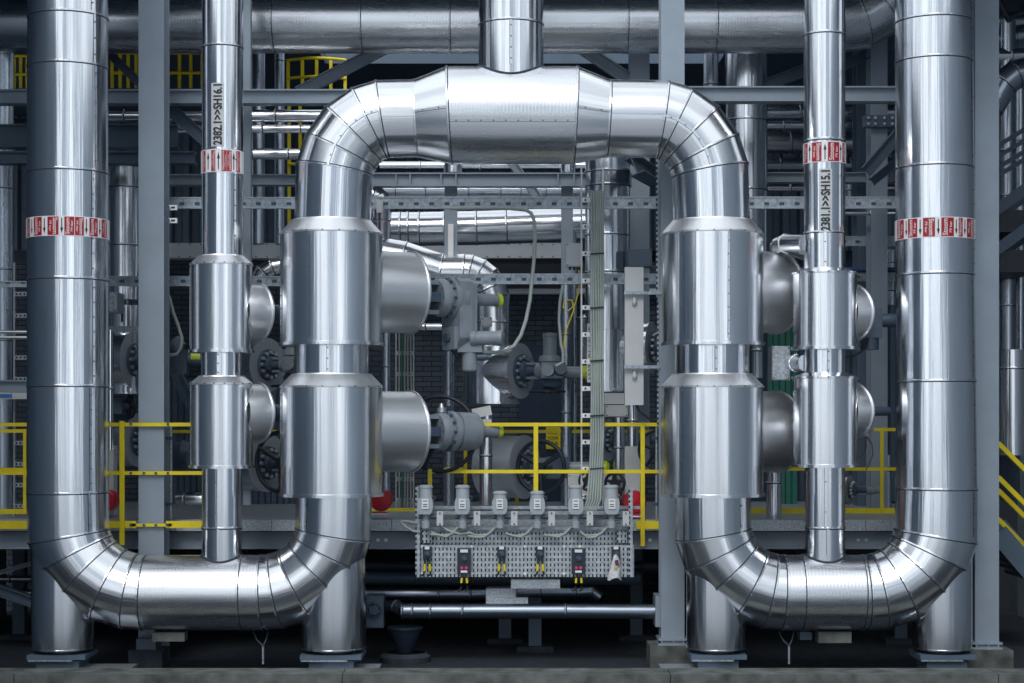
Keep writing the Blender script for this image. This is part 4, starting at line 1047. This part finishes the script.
mb = MB(); p = W(591, 353, 2.15); mb.obox(p, (.045, 0, 0), (0, .004, 0), (0, 0, .33), 'white'); lb = mb.build('text_plate', t5); lb['label'] = 'white upright strip with black lettering'
mb = MB(); put_text(mb, '1237 / 91 / 0200', .58, .06, lambda a, b: V((p.x + a, p.y - .008, p.z + b)), 'ink', 90, step=0); q = mb.build('lettering', t5); q.parent = lb
bvalve('silver valve flange low behind the cable bundle and railing', 609, 440, 20, .12, 2.8, -30, 'none', None, 'aluo')
bvalve('small valve behind the right railing, left of its post', 850, 490, 14, .4, 3.2, -30, 'none', None, 'aluo')
# drives behind the slim pipe and column
t = thing('valve_drive', 'dark valve drive left of the upper small valve, with a lime ring', 'valve drive', W(180, 375, 1.6))
mb = MB(); c = W(178, 362, 1.6); mb.obox(c, (.11, 0, 0), (0, .1, 0), (0, 0, .13), 'castd'); mb.cyl(c + V((0, 0, .12)), c + V((-.08, 0, .20)), .12, 'castd', 20); mb.build('drive_housing', t, bevel=.03)
mb = MB(); mb.cyl(c + V((.05, 0, .03)), c + V((.30, 0, .03)), .075, 'castd', 20); mb.build('drive_motor', t)
mb = MB(); mb.lathe(W(192, 357, 1.6), (1, 0, 0), [(0, 0), (0, .08), (.1, .08), (.1, 0)], 'lime', 20); mb.build('tube_cap', t)
mb = MB(); mb.tube([W(x, y, 1.3) for x, y in ((167, 292), (170, 300), (173, 312), (178, 325), (182, 338), (181, 348), (177, 354), (170, 355))], .018, 'cable'); tag(mb.build('flexible_conduit', origin=W(175, 330, 1.3)), 'pale flexible conduit curving beside the left column', 'cable')
t = thing('valve_drive', 'dark rounded valve drive low behind the left slim pipe', 'valve drive', W(183, 470, 2.2))
mb = MB(); mb.lathe(W(172, 457, 2.2), (1, 0, 0), [(0, 0), (0, .10), (.04, .16), (.12, .19), (.22, .16), (.26, .10), (.26, 0)], 'castd', 32, smooth=True); mb.build('drive_housing', t)
mb = MB(); mb.cyl(W(182, 459, 2.1), W(193, 459, 1.9), .09, 'castd', 20); mb.build('drive_motor', t)
prun('silver capped pipe lying on the platform behind the left slim pipe', [(176, 499), (184, 499), (205, 499)], 13, 1.9, 'alu')

def fancy_box(name, label, x0, x1, y0, y1, Y, dep, m='box', cat='box', lid=True, side=None):
    if not lid and name in ('metal_box', 'hanging_plate'):
        mb = MB(); flat_box(mb, x0, x1, y0, y1, Y, dep, m); o = mb.build(name, origin=W((x0 + x1) / 2, y1, Y + dep / 2), bevel=.008); return tag(o, label, cat)
    t = thing(name, label, cat, W((x0 + x1) / 2, y1, Y + dep / 2)); mb = MB(); flat_box(mb, x0, x1, y0, y1, Y, dep, m); mb.build('case', t, bevel=.008)
    if lid:
        mb = MB(); flat_box(mb, x0 + .8, x1 - .8, y0 + .8, y1 - .8, Y - .012, .012, m); mb.build('cover', t, bevel=.003)
        mb = MB()
        for x in (x0 + 1.6, x1 - 1.6):
            for y in (y0 + 1.6, y1 - 1.6): p = W(x, y, Y - .012); mb.cyl(p, p + V((0, -.008, 0)), .008, 'castd', 6)
        mb.build('cover_screw', t)
    return t
t = fancy_box('junction_box', 'light grey junction box beside the top of the cable ladder', 566, 582.5, 243, 266.5, 1.5, .15)
mb = MB()
for x in (570, 574, 578): mb.cyl(W(x, 267, 1.55), W(x, 270, 1.55), .014, 'black', 10)
mb.build('cable_gland', t)
mb = MB(); mb.tube([W(x, y, 1.5) for x, y in ((579, 270), (579, 290), (575, 305), (568, 311), (563, 307), (565, 300), (572, 300), (574, 310), (566, 330), (563, 352))], .008, 'yellow'); mb.build('yellow_wire', t)
mb = MB(); mb.tube([W(x, y, 1.45) for x, y in ((563, 285), (560, 300), (559, 320), (561, 345), (563, 352), (563, 362), (556, 366))], .016, 'cable')
tag(mb.build('flexible_conduit', origin=W(561, 320, 1.45)), 'grey flexible conduit hanging beside the silver pipe right of the door', 'cable')
fancy_box('junction_box', 'dark grey box on the column behind the right arch leg', 628, 652, 249, 267, 2.2, .2, 'steeld')
enc = fancy_box('cable_enclosure', 'long light grey upright enclosure left of the middle column', 625, 643.5, 267, 405, .95, .16, lid=False)
for y in (293, 367):
    mb = MB(); a = W(624, y, .9); b = W(662, y, .9); mb.obox((a + b) / 2, ((b.x - a.x) / 2, 0, 0), (0, .02, 0), (0, 0, .016), 'rail'); mb.build('bracket', enc)
    mb = MB(); p = W(634.5, y + 6, .93); mb.lathe(p, (0, 0, -1), [(-.02, .0), (-.02, .018), (.04, .028), (.06, .02), (.06, 0)], 'box', 16); mb.build('bracket_knob', enc)
mb = MB(); mb.tube([W(x, y, 1.0) for x, y in ((636, 405), (640, 412), (648, 418), (657, 421))], .013, 'black'); mb.build('hose', enc)
fancy_box('metal_box', 'pale metal box above another, right of the cable bundle', 604.5, 627, 393, 404, 1.9, .25, lid=False)
fancy_box('metal_box', 'wider pale metal box under the small one, right of the cable bundle', 605.5, 628, 405, 417, 1.85, .3)
fancy_box('metal_box', 'tall pale metal box standing behind the railing post in the middle', 625, 640, 446.5, 495, 1.75, .2, lid=False)
fancy_box('metal_box', 'pale metal box above the fifth actuator, behind it', 568, 612, 474, 500, 2.0, .3)
fancy_box('metal_box', 'narrow pale box beside the left railing post', 107.5, 113.5, 446, 515, 2.2, .2, lid=False)
fancy_box('metal_box', 'weathered square metal box between the right valve pairs', 772, 790, 346, 380, .4, .3, 'galv')
prun('short silver stub joining the square box to the slim right valves', [(806, 363), (797, 363), (789, 363)], 17, [.05, .3, .5], 'alu')
t = fancy_box('junction_box', 'two-tone small box jutting from the right side of the left outer riser', 107.5, 117, 292, 312, .9, .35, 'galv')
mb = MB(); mb.tube([W(122, y, 1.3) for y in (312, 322)], .012, 'black'); mb.bar(W(109, 329, 1.5), W(140, 329, 1.5), .04, .06, 'galv'); mb.build('bracket', t)
fancy_box('metal_plate_box', 'small pale tag box on the pipe below the motorised gear', 481, 492, 317, 327, 2.4, .03)
t = thing('weather_shield', 'tilted pale metal shield above the lower left gear tube', 'shield', W(482, 421, 1.3)); mb = MB()
mb.obox(W(482, 412, 1.4), (.10, 0, .02), (0, .12, 0), (-.01, 0, .05), 'box'); mb.build('shield_plate', t, bevel=.005)
mb = MB(); mb.obox(W(485, 423, 1.4), (.07, 0, 0), (0, .1, 0), (0, 0, .04), 'box'); mb.build('shield_bracket', t, bevel=.005)
mb = MB(); flat_box(mb, 370.5, 376.8, 196, 212, 1.3, .06, 'box'); tt = thing('limit_switch', 'small switch with a dark red wire on the channel right of the left arch leg', 'switch', W(379, 212, 1.3))
mb = MB(); flat_box(mb, 376.5, 382.5, 200, 212.5, 1.3, .06, 'box'); mb.build('case', tt, bevel=.005); mb = MB(); mb.tube([W(379.5, 212, 1.33), W(379.5, 236, 1.33)], .012, 'wine'); mb.build('sensor_wire', tt)
for lab, x, y in (('upper small clip bracket on the right edge of the left column', 172, 207.5), ('lower small clip bracket on the right edge of the left column', 172, 220.5)):
    mb = MB(); flat_box(mb, x - 4, x + 5, y - 2.5, y + 2.5, .80, .04, 'white'); mb.box(W(x - 1, y + 1, .8) - V((0, .003, 0)), W(x + 3, y - 1, .8), 'ink'); mb.cyl(W(x - 5, y, .8), W(x - 5, y, .76), .03, 'castd', 10)
    tag(mb.build('clip_bracket', origin=W(x, y, .8)), lab, 'bracket')
# valve wheels behind actuators
for lab, x, y, r in (('small dark handwheel behind the cable bundle foot', 588, 481, 9), ('small dark handwheel above the rightmost actuator', 615, 483, 10), ('dark handwheel right of the middle railing post', 657, 450, 19)):
    t = thing('valve_handwheel', lab, 'handwheel', W(x, y, 1.6)); c = W(x, y, 1.6); handwheel(t, c, (-.4, -1, 0), r * S(1.6), .016, 5, name='wheel'); mb = MB(); mb.cyl(c, c + V((.05, .35, 0)), .03, 'castd', 12); mb.build('stem', t)
t = thing('valve_handwheel', 'tiny dark handwheel on a thin valve between the left riser and left column', 'handwheel', W(131, 410, 2.6)); c = W(131, 406, 2.6); handwheel(t, c, (-.9, -.6, 0), .13, .014, 4, name='wheel')
mb = MB(); mb.cyl(c, c + V((-.22, .15, 0)), .04, 'castd', 12); mb.obox(c + V((-.2, .12, 0)), (.09, 0, 0), (0, .08, 0), (0, 0, .09), 'castd'); mb.build('stem', t)
# red fire hose drums
for lab, x, y, Y, r in (('round red drum beside the left inner riser, behind the railing', 381, 500.5, 1.75, 11), ('round red drum half hidden behind the left outer riser', 104.5, 501, 1.9, 11), ('red drum behind the right end of the actuator rack', 634.5, 502, 1.75, 12)):
    t = thing('red_drum', lab, 'drum', W(x, y + r, Y)); c = W(x, y, Y)
    mb = MB(); mb.lathe(c, (0, -1, 0), [(-.25, 0), (-.25, r * S(Y) * .96), (-.02, r * S(Y)), (.0, r * S(Y) * .98), (.03, r * S(Y) * .9), (.04, 0)], 'redp', 48); mb.build('drum_shell', t)
    mb = MB(); a = c + V((-.12, -.12, -r * S(Y) - .005)); mb.bar(a, a + V((.2, 0, .0)), .02, .02, 'redp'); mb.bar(a + V((0, .0, -.015)), a + V((.2, 0, -.015)), .03, .015, 'white'); mb.build('base_strap', t)

# ================================================================= actuator rack in the middle
Yr = .75
rk = thing('actuator_rack', 'galvanised slotted-steel rack carrying six grey actuators between the arch legs', 'rack', W(523, 577, Yr))
mb = MB(); s = S(Yr)
def sheet(x0, x1, y0, y1, Y, m):
    a, b = W(x0, y1, Y), W(x1, y0, Y); L, H = b.x - a.x, b.z - a.z; mb = MB()
    n0 = 0; mb.v += [a.copy(), V((b.x, Y, a.z)), b.copy(), V((a.x, Y, b.z))]; mb.face((0, 1, 2, 3), ((0, 0), (L, 0), (L, H), (0, H)), False, m)
    mb.box((a.x, Y + .001, a.z), (b.x, Y + .006, b.z), 'galv'); mb.box((a.x, Y + .006, b.z - .01), (b.x, Y + .05, b.z), 'galv'); mb.box((a.x, Y + .006, a.z), (b.x, Y + .05, a.z + .01), 'galv')
    return mb
pan = sheet(415.5, 634, 545, 577, Yr, 'perf').build('perforated_panel', rk)
sheet(417, 632, 529, 545.5, Yr + .14, 'perf').build('perforated_tray', rk)
for y0, y1, Y in ((506, 509, Yr + .12), (511, 514.5, Yr + .10), (527, 530, Yr + .1)):
    mb = MB(); a, b = W(417, y1, Y), W(640 if y0 < 510 else 633, y0, Y); mb.obox((a + b) / 2, ((b.x - a.x) / 2, 0, 0), (0, .02, 0), (0, 0, (b.z - a.z) / 2), 'rail'); mb.build('cross_rail', rk)
for x0, x1, y0 in ((415.5, 420, 486), (628.5, 632.5, 488)):
    mb = MB(); a, b = W(x0, 577, Yr - .03), W(x1, y0, Yr - .03); mb.obox((a + b) / 2, ((b.x - a.x) / 2, 0, 0), (0, .02, 0), (0, 0, (b.z - a.z) / 2), 'railv'); mb.build('upright', rk)
for x in (422, 472, 525, 564, 580, 629):
    for y in (546.5, 574): mb = MB(); p = W(x, y, Yr); mb.lathe(p, (0, -1, 0), [(0, .016), (.012, .014), (.014, 0)], 'white', 12); mb.build('panel_button', rk)
for x0, x1 in ((422, 432), (617, 627)):
    mb = MB(); flat_box(mb, x0, x1, 531, 543, Yr + .02, .02, 'perf'); mb.build('mesh_plate', rk)
for x in (455, 640): pass
for i, x in enumerate((425.5, 462.5, 499.8, 537.2, 575.5, 611.5)):
    tall = i in (0, 1, 4, 5)
    ords = ('leftmost', 'second from left', 'third from left', 'fourth from left', 'fifth from left', 'rightmost')
    t = thing('actuator', 'grey electric actuator on the rack, %s of six' % ords[i], 'actuator', W(x, 528, .6), 'actuators on the rack')
    c = W(x, 506, .60); k = S(.6); yt = 485 if tall else 491
    mb = MB(); zz = lambda y: W(0, y, .6).z
    mb.lathe((c.x, .62, zz(528)), (0, 0, 1), [(0, 0), (0, 4.2 * k), (zz(522) - zz(528), 4.6 * k), (zz(521) - zz(528), 3.4 * k), (zz(514) - zz(528), 3.4 * k)], 'castl', 28); mb.build('base', t)
    mb = MB(); mb.prism([(-5, 0), (5, 0), (7, 3), (7.6, 7), (7.6, 12), (6.5, 16), (-6.5, 16), (-7.6, 12), (-7.6, 7), (-7, 3)], (c.x, .52, zz(514)), (k, 0, 0), (0, 0, k), (0, .22, 0), 'castl'); mb.build('housing', t, bevel=.012)
    mb = MB(); mb.lathe((c.x, .63, zz(499)), (0, 0, 1), [(0, 6.9 * k), (zz(yt + 3) - zz(499), 6.7 * k), (zz(yt + 3) - zz(499), 7.4 * k), (zz(yt + 1.5) - zz(499), 7.4 * k), (zz(yt) - zz(499), 5.2 * k), (zz(yt) - zz(499), 0)], 'castl', 32); mb.build('motor_cap', t)
    mb = MB(); mb.obox((c.x, .512, zz(503.5)), (3.4 * k, 0, 0), (0, .006, 0), (0, 0, 5 * k), 'white'); lb = mb.build('name_plate', t); lb['label'] = 'white name plate'
    mb = MB()
    for y in (500.5, 504, 506): mb.obox((c.x, .504, zz(y)), (2.2 * k, 0, 0), (0, .002, 0), (0, 0, .35 * k), 'ink')
    q = mb.build('print', t); q.parent = lb
    mb = MB(); mb.cyl((c.x + 4 * k, .62, zz(517)), (c.x + 11 * k, .62, zz(517)), 2.6 * k, 'castd', 16); mb.build('side_coupling', t); mb = MB(); mb.cyl((c.x - 7 * k, .62, zz(517)), (c.x - 3 * k, .62, zz(517)), 2.2 * k, 'castd', 16); mb.build('side_coupling', t)
    mb = MB(); mb.torus((c.x + 8 * k, .62, zz(498)), (0, 1, .3), 1.8 * k, .006, 'castd', 16); mb.build('lifting_ring', t)
    tb = thing('terminal_box', 'pale small terminal box right of the %s actuator' % ords[i].split(' ')[0], 'box', W(x + 14.5, 525, .6), 'terminal boxes between actuators')
    mb = MB(); flat_box(mb, x + 11.2, x + 17.6, 511.5, 525.5, .58, .1, 'box'); mb.build('case', tb, bevel=.004); mb = MB()
    for y in (513, 524): mb.cyl(W(x + 14.4, y, .58), W(x + 14.4, y, .565), .009, 'castd', 6)
    mb.build('cover_screw', tb)
    for j in range(2):
        mb = MB(); r_ = random.Random(i * 3 + j)
        if i == 0 and j == 1: pts = [(417, 523), (410, 522), (403, 520 + j), (401, 522), (406, 527), (413, 531), (420, 532)]
        else: pts = [(x + 9, 521 + j * 1.5), (x + 3, 522 + j * 1.5), (x - 4, 527 + j * 2), (x - 10, 533 + j), (x - 16, 537 - j * 2), (x - 24, 536 + r_.uniform(-2, 2)), (x - 32, 534 + r_.uniform(-3, 3))] if i else [(x + 9, 521), (x + 16, 527), (x + 24, 531), (x + 34, 534), (x + 44, 533)]
        mb.tube([W(a, b, .66 + .02 * j) for a, b in pts], .015, 'cable')
        tag(mb.build('actuator_cable', origin=W(x, 530, .66)), 'grey cable looping below the %s actuator on the rack' % ords[i].split(' ')[0], 'cable', 'cables under the actuators')
for lab, x, y0, y1, bigk in (('small black switch leftmost on the perforated panel', 427, 547, 558, 0), ('large black switch with two pink buttons, left one on the panel', 464, 548.5, 574, 1), ('small black switch just right of the left large switch', 501.5, 547, 558, 0),
                             ('small black switch just left of the right large switch', 540, 547, 558, 0), ('large black switch with two pink buttons, right one on the panel', 578.5, 548.5, 574, 1), ('small black switch rightmost on the panel, above the white bag', 616, 547, 558, 0)):
    t = thing('rotary_switch', lab, 'switch', W(x, y1, .7)); hw = 6.8 if bigk else 4.2
    mb = MB(); flat_box(mb, x - hw, x + hw, y0, y1, .66, .09, 'plastic'); mb.build('case', t, bevel=.008)
    mb = MB(); flat_box(mb, x - hw * .55, x + hw * .55, y0 + 1 - (0 if bigk else 1.6), y0 + 4 - (0 if bigk else 1.6), .648, .014, 'white'); mb.build('label_plate', t)
    mb = MB(); c = W(x, (y0 + 10 if bigk else y0 + 6.5), .66); mb.lathe(c, (0, -1, 0), [(0, .03), (.02, .028), (.02, 0)], 'castd', 20); mb.obox(c + V((0, -.03, 0)), (.02, 0, -.014), (0, .012, 0), (.005, 0, .007), 'castd'); mb.build('knob', t)
    if bigk:
        for dx in (-2.2, 2.2): mb = MB(); c = W(x + dx, y0 + 19.3, .66); mb.lathe(c, (0, -1, 0), [(0, .016), (.014, .015), (.014, 0)], 'pink', 14); mb.build('button', t)
        mb = MB(); flat_box(mb, x - 3.3, x + 3.3, y0 + 22, y0 + 24.2, .652, .01, 'white'); mb.build('label_plate', t)
    if x < 610:
        for dx in (-2, 2.4):
            yb = y1 + 2; e = 14 if not bigk else 13
            mb = MB(); pts = [W(x + dx * .8, yb - 3, .68), W(x + dx, yb + 2, .67), W(x + dx * 1.1, yb + 6, .66)]; mb.tube(pts, .011, 'black')
            mb.tube([W(x + dx * 1.1, yb + 4 - (2 if bigk else 0), .655), W(x + dx * 1.3, yb + e - 3 - (3 if bigk else 0), .655)], .013, 'yellow'); mb.tube([W(x + dx * 1.3, yb + e - 3, .66), W(x + dx * 1.6, yb + e, .66), W(x + dx * 1.6 - 3, yb + e + 2, .66)] , .010, 'black'); mb.build('connector_lead', t)
    else:
        pass
# white bag hanging from the last switch
mb = MB(); n = 18; rows = [(554.5, 1.0), (557, 2.6), (560, 3.6), (565, 4.4), (570, 5.2), (575, 6.0), (579, 6.6)]
rings = []
for j, (y, w_) in enumerate(rows):
    ring = []
    for i in range(n):
        a = 2 * math.pi * i / n; f = 1 + .16 * math.sin(a * 3 + j) + .08 * math.sin(a * 7 + 2 * j)
        p = W(615.5 + (-.8 if j > 4 else 0) + w_ * math.cos(a) * f, y + (1.6 * math.sin(2 * a + 1) if j == len(rows) - 1 else 0), .60); p.y = .60 + .035 * math.sin(a) * f * min(1, w_ / 3); ring.append(p)
    rings.append(ring)
for j in range(len(rings) - 1): mb.strip(list(rings[j]), [v.copy() for v in rings[j + 1]], [(0, 0)] * (n + 1), [(0, 0)] * (n + 1), True, 'rag')
bg = thing('plastic_bag', 'crumpled white plastic bag tied over the rightmost switch', 'bag', W(615.5, 579, .6)); mb.build('bag', bg)
mb = MB(); c = W(617, 563, .545); mb.obox(c, (.018, 0, .006), (0, .003, 0), (-.006, 0, .03), 'purple'); mb.obox(c + V((-.01, -.004, -.04)), (.016, 0, 0), (0, .003, 0), (0, 0, .012), 'lime'); mb.build('print', bg)

# ================================================================= below the platform
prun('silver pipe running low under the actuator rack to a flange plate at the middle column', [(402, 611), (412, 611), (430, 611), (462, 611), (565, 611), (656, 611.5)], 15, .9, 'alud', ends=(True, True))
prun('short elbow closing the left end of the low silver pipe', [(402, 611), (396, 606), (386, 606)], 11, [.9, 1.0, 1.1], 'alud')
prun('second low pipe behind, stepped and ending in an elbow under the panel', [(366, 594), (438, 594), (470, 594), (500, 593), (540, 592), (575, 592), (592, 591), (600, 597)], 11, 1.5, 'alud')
prun('thick dark pipe under the platform edge, left part', [(366, 578), (414, 578), (470, 579), (560, 579), (640, 578)], 13, 2.1, 'steeld')
prun('dark pipe higher up under the platform', [(366, 566), (640, 566), (700, 566)], 10, 2.8, 'steeld')
fancy_box('metal_box', 'long flat metal box hanging under the perforated panel', 511, 560, 579.5, 588.5, .8, .3, 'galv', lid=False)
fancy_box('metal_box', 'flat metal box under the long one, at the left', 486, 516, 588.5, 597, 1.0, .25, 'galv', lid=False)
fancy_box('metal_box', 'narrow flat plate box resting on the low silver pipe', 486, 528, 597.5, 603.5, .95, .2, 'galv', lid=False)
t = fancy_box('flange_plate', 'upright grey flange plate where the low silver pipe meets the middle column', 655.5, 661, 596, 627, .75, .35, 'steel', 'plate', lid=False)
t = fancy_box('valve_box', 'dark square box with a round hand valve low beside the left inner riser', 366, 383.5, 596, 628, 1.0, .3, 'steeld')
handwheel(t, W(374, 610, .95), (0, -1, 0), .075, .010, 4, 'castd')
for lab, x0, x1, y0, y1 in (('pale square plate hanging under the left U pipe', 152, 184.5, 632.5, 641.5), ('pale square plate hanging under the right U pipe', 818.5, 851.5, 632, 643)):
    fancy_box('hanging_plate', lab, x0, x1, y0, y1, -.1, .2, 'conc', 'plate', lid=False)
fancy_box('hanging_plate', 'dark small box under the right U pipe beside the pale plate', 800, 812, 632, 640, .1, .2, 'steeld', 'plate', lid=False)
for lab, x in (('thin pale rod hanging under the left U pipe', 263), ('thin pale rod hanging under the right U pipe', 789)):
    t = thing('hanging_rod', lab, 'rod', W(x, 663, 0)); mb = MB(); mb.cyl(W(x, 664, 0), W(x, 646, 0), .012, 'galv', 8); mb.build('rod', t)
    mb = MB(); mb.tube([W(x, 646, 0), W(x - 6, 640, 0), W(x - 10, 632, .1)], .008, 'castd'); mb.tube([W(x, 646, 0), W(x + 3, 640, 0), W(x + 5, 631, .1)], .008, 'castd'); mb.build('hook_wire', t)
t = thing('drain_funnel', 'dark funnel-shaped drain standing on a round base below the low pipe', 'drain', W(405, 656, 1.0)); c = W(405, 656, 1.0); c.z = -.149
mb = MB(); mb.lathe(c, (0, 0, 1), [(0, 0), (0, .26), (.06, .27), (.08, .24), (.10, .22)], 'concd', 32); mb.build('base', t)
mb = MB(); mb.lathe(c + V((0, 0, .1)), (0, 0, 1), [(0, .07), (.22, .17), (.25, .19), (.27, .19), (.27, 0)], 'plastic', 32); mb.build('funnel', t)
t = thing('concrete_footing', 'dark concrete footing with a plate under the left U pipe', 'footing', W(148, 668, .5)); c = W(148, 640, .5)
mb = MB(); mb.box((c.x - .17, .35, -.149), (c.x + .17, .75, .05), 'concd'); mb.build('block', t, bevel=.02); mb = MB(); mb.box((c.x - .1, .4, .05), (c.x + .1, .7, .16), 'steeld'); mb.build('shoe', t, bevel=.008)
for lab, x in (('pale floor plate beside the left inner support leg', 350), ('pale floor plate beside the left outer support leg', 101), ('pale floor plate beside the middle right support leg', 690)):
    mb = MB(); p = W(x, 665, -.3); mb.box((p.x - .28, -.5, -.149), (p.x + .28, .1, -.05), 'galv'); tag(mb.build('floor_plate', origin=(p.x, -.2, -.149), bevel=.01), lab, 'plate')

# ================================================================= stairs at the right edge
t = thing('staircase', 'dark steel staircase with yellow handrails at the right edge, descending rightwards', 'stairs', W(1024, 640, 1.6))
mb = MB(); a = W(998, 533, 1.6); b = W(1040, 582, 1.6); mb.bar(a, b, .05, .22, 'steeld'); mb.build('stringer', t)
mb = MB(); a = W(998, 526, 2.6); b = W(1040, 575, 2.6); mb.bar(a, b, .05, .22, 'steeld'); mb.build('stringer', t)
for k in range(7):
    p = W(1000 + k * 6, 536 + k * 7, 1.65); mb = MB(); mb.box((p.x - .1, 1.65, p.z - .02), (p.x + .16, 2.55, p.z + .02), 'galv'); mb.build('tread', t)
for y0, Y in ((443, 1.6), (477, 1.6), (490, 2.2), (519, 2.2)):
    mb = MB(); mb.bar(W(998, y0, Y), W(1040, y0 + 42, Y), .04, .05, 'yellow'); mb.build('handrail', t)
mb = MB(); mb.bar(W(1036, 480, 1.62), W(1036, 575, 1.62), .05, .05, 'yellow'); mb.build('rail_post', t)
for lab, y in (('upper dark cantilever walkway at the right edge', 208), ('lower dark cantilever walkway at the right edge', 248)):
    t = thing('walkway_bracket', lab, 'walkway', W(1015, y, 1.9)); mb = MB(); mb.bar(W(994, y + 4, 1.9), W(1040, y - 30, 1.9), .05, .12, 'castd'); mb.build('side_beam', t); mb = MB(); mb.bar(W(994, y + 10, 2.4), W(1040, y - 20, 2.4), .05, .10, 'castd'); mb.build('side_beam', t)
    mb = MB(); flat_box(mb, 1000, 1040, y + 2, y + 24, 1.9, 1.5, 'black'); mb.build('deck_box', t)
for k, y in enumerate((130, 141, 152, 160)):
    mb = MB(); mb.bar(W(994, y + 18, 2.2), W(1040, y - 10, 2.2), .04, .05, 'castd'); tag(mb.build('cable_tray', origin=W(1010, y, 2.2)), 'dark sloping tray bar at the right edge above the walkways, %s' % ('topmost', 'second', 'third', 'lowest')[k], 'tray', 'sloping bars at the right edge')
fancy_box('control_cabinet', 'dark blue-grey cabinet behind the stair rails at the right edge', 1000, 1020, 455, 500, 3.0, .6, 'navy')
# dark mass low at the back
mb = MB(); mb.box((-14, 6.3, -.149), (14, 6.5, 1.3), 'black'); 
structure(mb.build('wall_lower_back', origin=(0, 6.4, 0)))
# unseen decks added overhead to shade the rack, middle bay left open for light
for nm, x0, x1, y0, y1 in (('shade_deck', -14, 14, 1.3, 3.5), ('shade_deck_left_bay', -14, -2.8, 3.51, 9.0), ('shade_deck_right_bay', 3.1, 14, 3.51, 9.0), ('shade_deck_rear', -14, 14, 9.01, 15),
                           ('shade_deck_left', -14, -3.7, -2.0, 1.29), ('shade_deck_right', 3.8, 14, -2.0, 1.29)):
    mb = MB(); mb.box((x0, y0, 7.75), (x1, y1, 7.9), 'steeld'); structure(mb.build(nm, origin=((x0 + x1) / 2, (y0 + y1) / 2, 7.8)))
mb = MB(); mb.box((-6.8, -9.0, -.149), (-6.6, 5.5, 7.7), 'steeld'); structure(mb.build('shade_wall_left', origin=(-7.3, 0, 0)))  # unseen wall added to darken the left outer pipe
mb = MB(); mb.box((6.6, -9.0, -.149), (6.8, 5.5, 7.7), 'steel'); structure(mb.build('shade_wall_right', origin=(7.3, 0, 0)))  # matching wall added out of view, shades the right-hand pipes
EXPO = 0.22
# ================================================================= camera and light
cam = bpy.data.cameras.new('camera'); co = bpy.data.objects.new('camera', cam); COL.objects.link(co)
co.location = (0, -D, ZC); co.rotation_euler = (R(90), 0, 0)
cam.sensor_width = 36; cam.lens = F / 1024 * 36; cam.shift_y = (HY - 341.5) / 1024; cam.clip_end = 300
SC.camera = co
w = bpy.data.worlds.new('overcast_sky'); SC.world = w; w.use_nodes = True; nt = w.node_tree; bg = nt.nodes['Background']
tc = N(nt, 'ShaderNodeTexCoord'); sp = N(nt, 'ShaderNodeSeparateXYZ'); nt.links.new(tc.outputs['Generated'], sp.inputs[0])
def mth(op, a, b=None, c=None):
    n = N(nt, 'ShaderNodeMath', operation=op)
    for i, q in enumerate((a, b, c)):
        if q is None: continue
        if isinstance(q, (int, float)): n.inputs[i].default_value = q
        else: nt.links.new(q, n.inputs[i])
    return n.outputs[0]
def smooth(x, a, b, lo=0, hi=1):
    n = N(nt, 'ShaderNodeMapRange', interpolation_type='SMOOTHSTEP'); nt.links.new(x, n.inputs['Value'])
    n.inputs['From Min'].default_value = a; n.inputs['From Max'].default_value = b; n.inputs['To Min'].default_value = lo; n.inputs['To Max'].default_value = hi
    return n.outputs[0]
az = mth('ARCTAN2', sp.outputs[0], mth('MULTIPLY', sp.outputs[1], -1.0))      # 0 behind the camera
cz = N(nt, 'ShaderNodeCombineXYZ'); nt.links.new(az, cz.inputs[0]); nt.links.new(mth('MULTIPLY', sp.outputs[2], .25), cz.inputs[1])
n1 = N(nt, 'ShaderNodeTexNoise'); n1.inputs['Scale'].default_value = 3.6; n1.inputs['Detail'].default_value = 4; n1.inputs['Roughness'].default_value = .65; nt.links.new(cz.outputs[0], n1.inputs['Vector'])
cl = N(nt, 'ShaderNodeTexNoise'); cl.inputs['Scale'].default_value = 2.0; cl.inputs['Detail'].default_value = 5; nt.links.new(tc.outputs['Generated'], cl.inputs['Vector'])
front = smooth(mth('ABSOLUTE', az), 1.1, 2.7, 1.0, .3)
hor = mth('MULTIPLY', smooth(n1.outputs['Fac'], .40, .60, .38, 1.35), front)
sky = mth('MULTIPLY', smooth(cl.outputs['Fac'], .35, .65, .75, 1.2), smooth(sp.outputs[2], .05, .9, .85, 1.05))
lum = N(nt, 'ShaderNodeMix', data_type='FLOAT')
nt.links.new(smooth(sp.outputs[2], .12, .45), lum.inputs[0]); nt.links.new(hor, lum.inputs[2]); nt.links.new(sky, lum.inputs[3])
cm = N(nt, 'ShaderNodeMix', data_type='RGBA'); nt.links.new(smooth(lum.outputs[0], .1, .9), cm.inputs['Factor'])
cm.inputs[6].default_value = (.45, .70, 1.0, 1); cm.inputs[7].default_value = (.86, .93, 1.0, 1)
bc = N(nt, 'ShaderNodeVectorMath', operation='SCALE'); nt.links.new(cm.outputs[2], bc.inputs[0]); nt.links.new(lum.outputs[0], bc.inputs['Scale'])
nt.links.new(bc.outputs[0], bg.inputs['Color']); bg.inputs['Strength'].default_value = 1.0
sun = bpy.data.lights.new('veiled_sun', 'SUN'); sun.energy = 1.0; sun.angle = R(25); sun.color = (1, .985, .96)
so = bpy.data.objects.new('veiled_sun', sun); COL.objects.link(so); so.rotation_euler = (R(48), 0, R(-12))
so.location = (0, -6, 12)
vs = SC.view_settings; vs.view_transform = 'Standard'; vs.look = 'None'; vs.exposure = EXPO; vs.gamma = 1; vs.use_curve_mapping = False
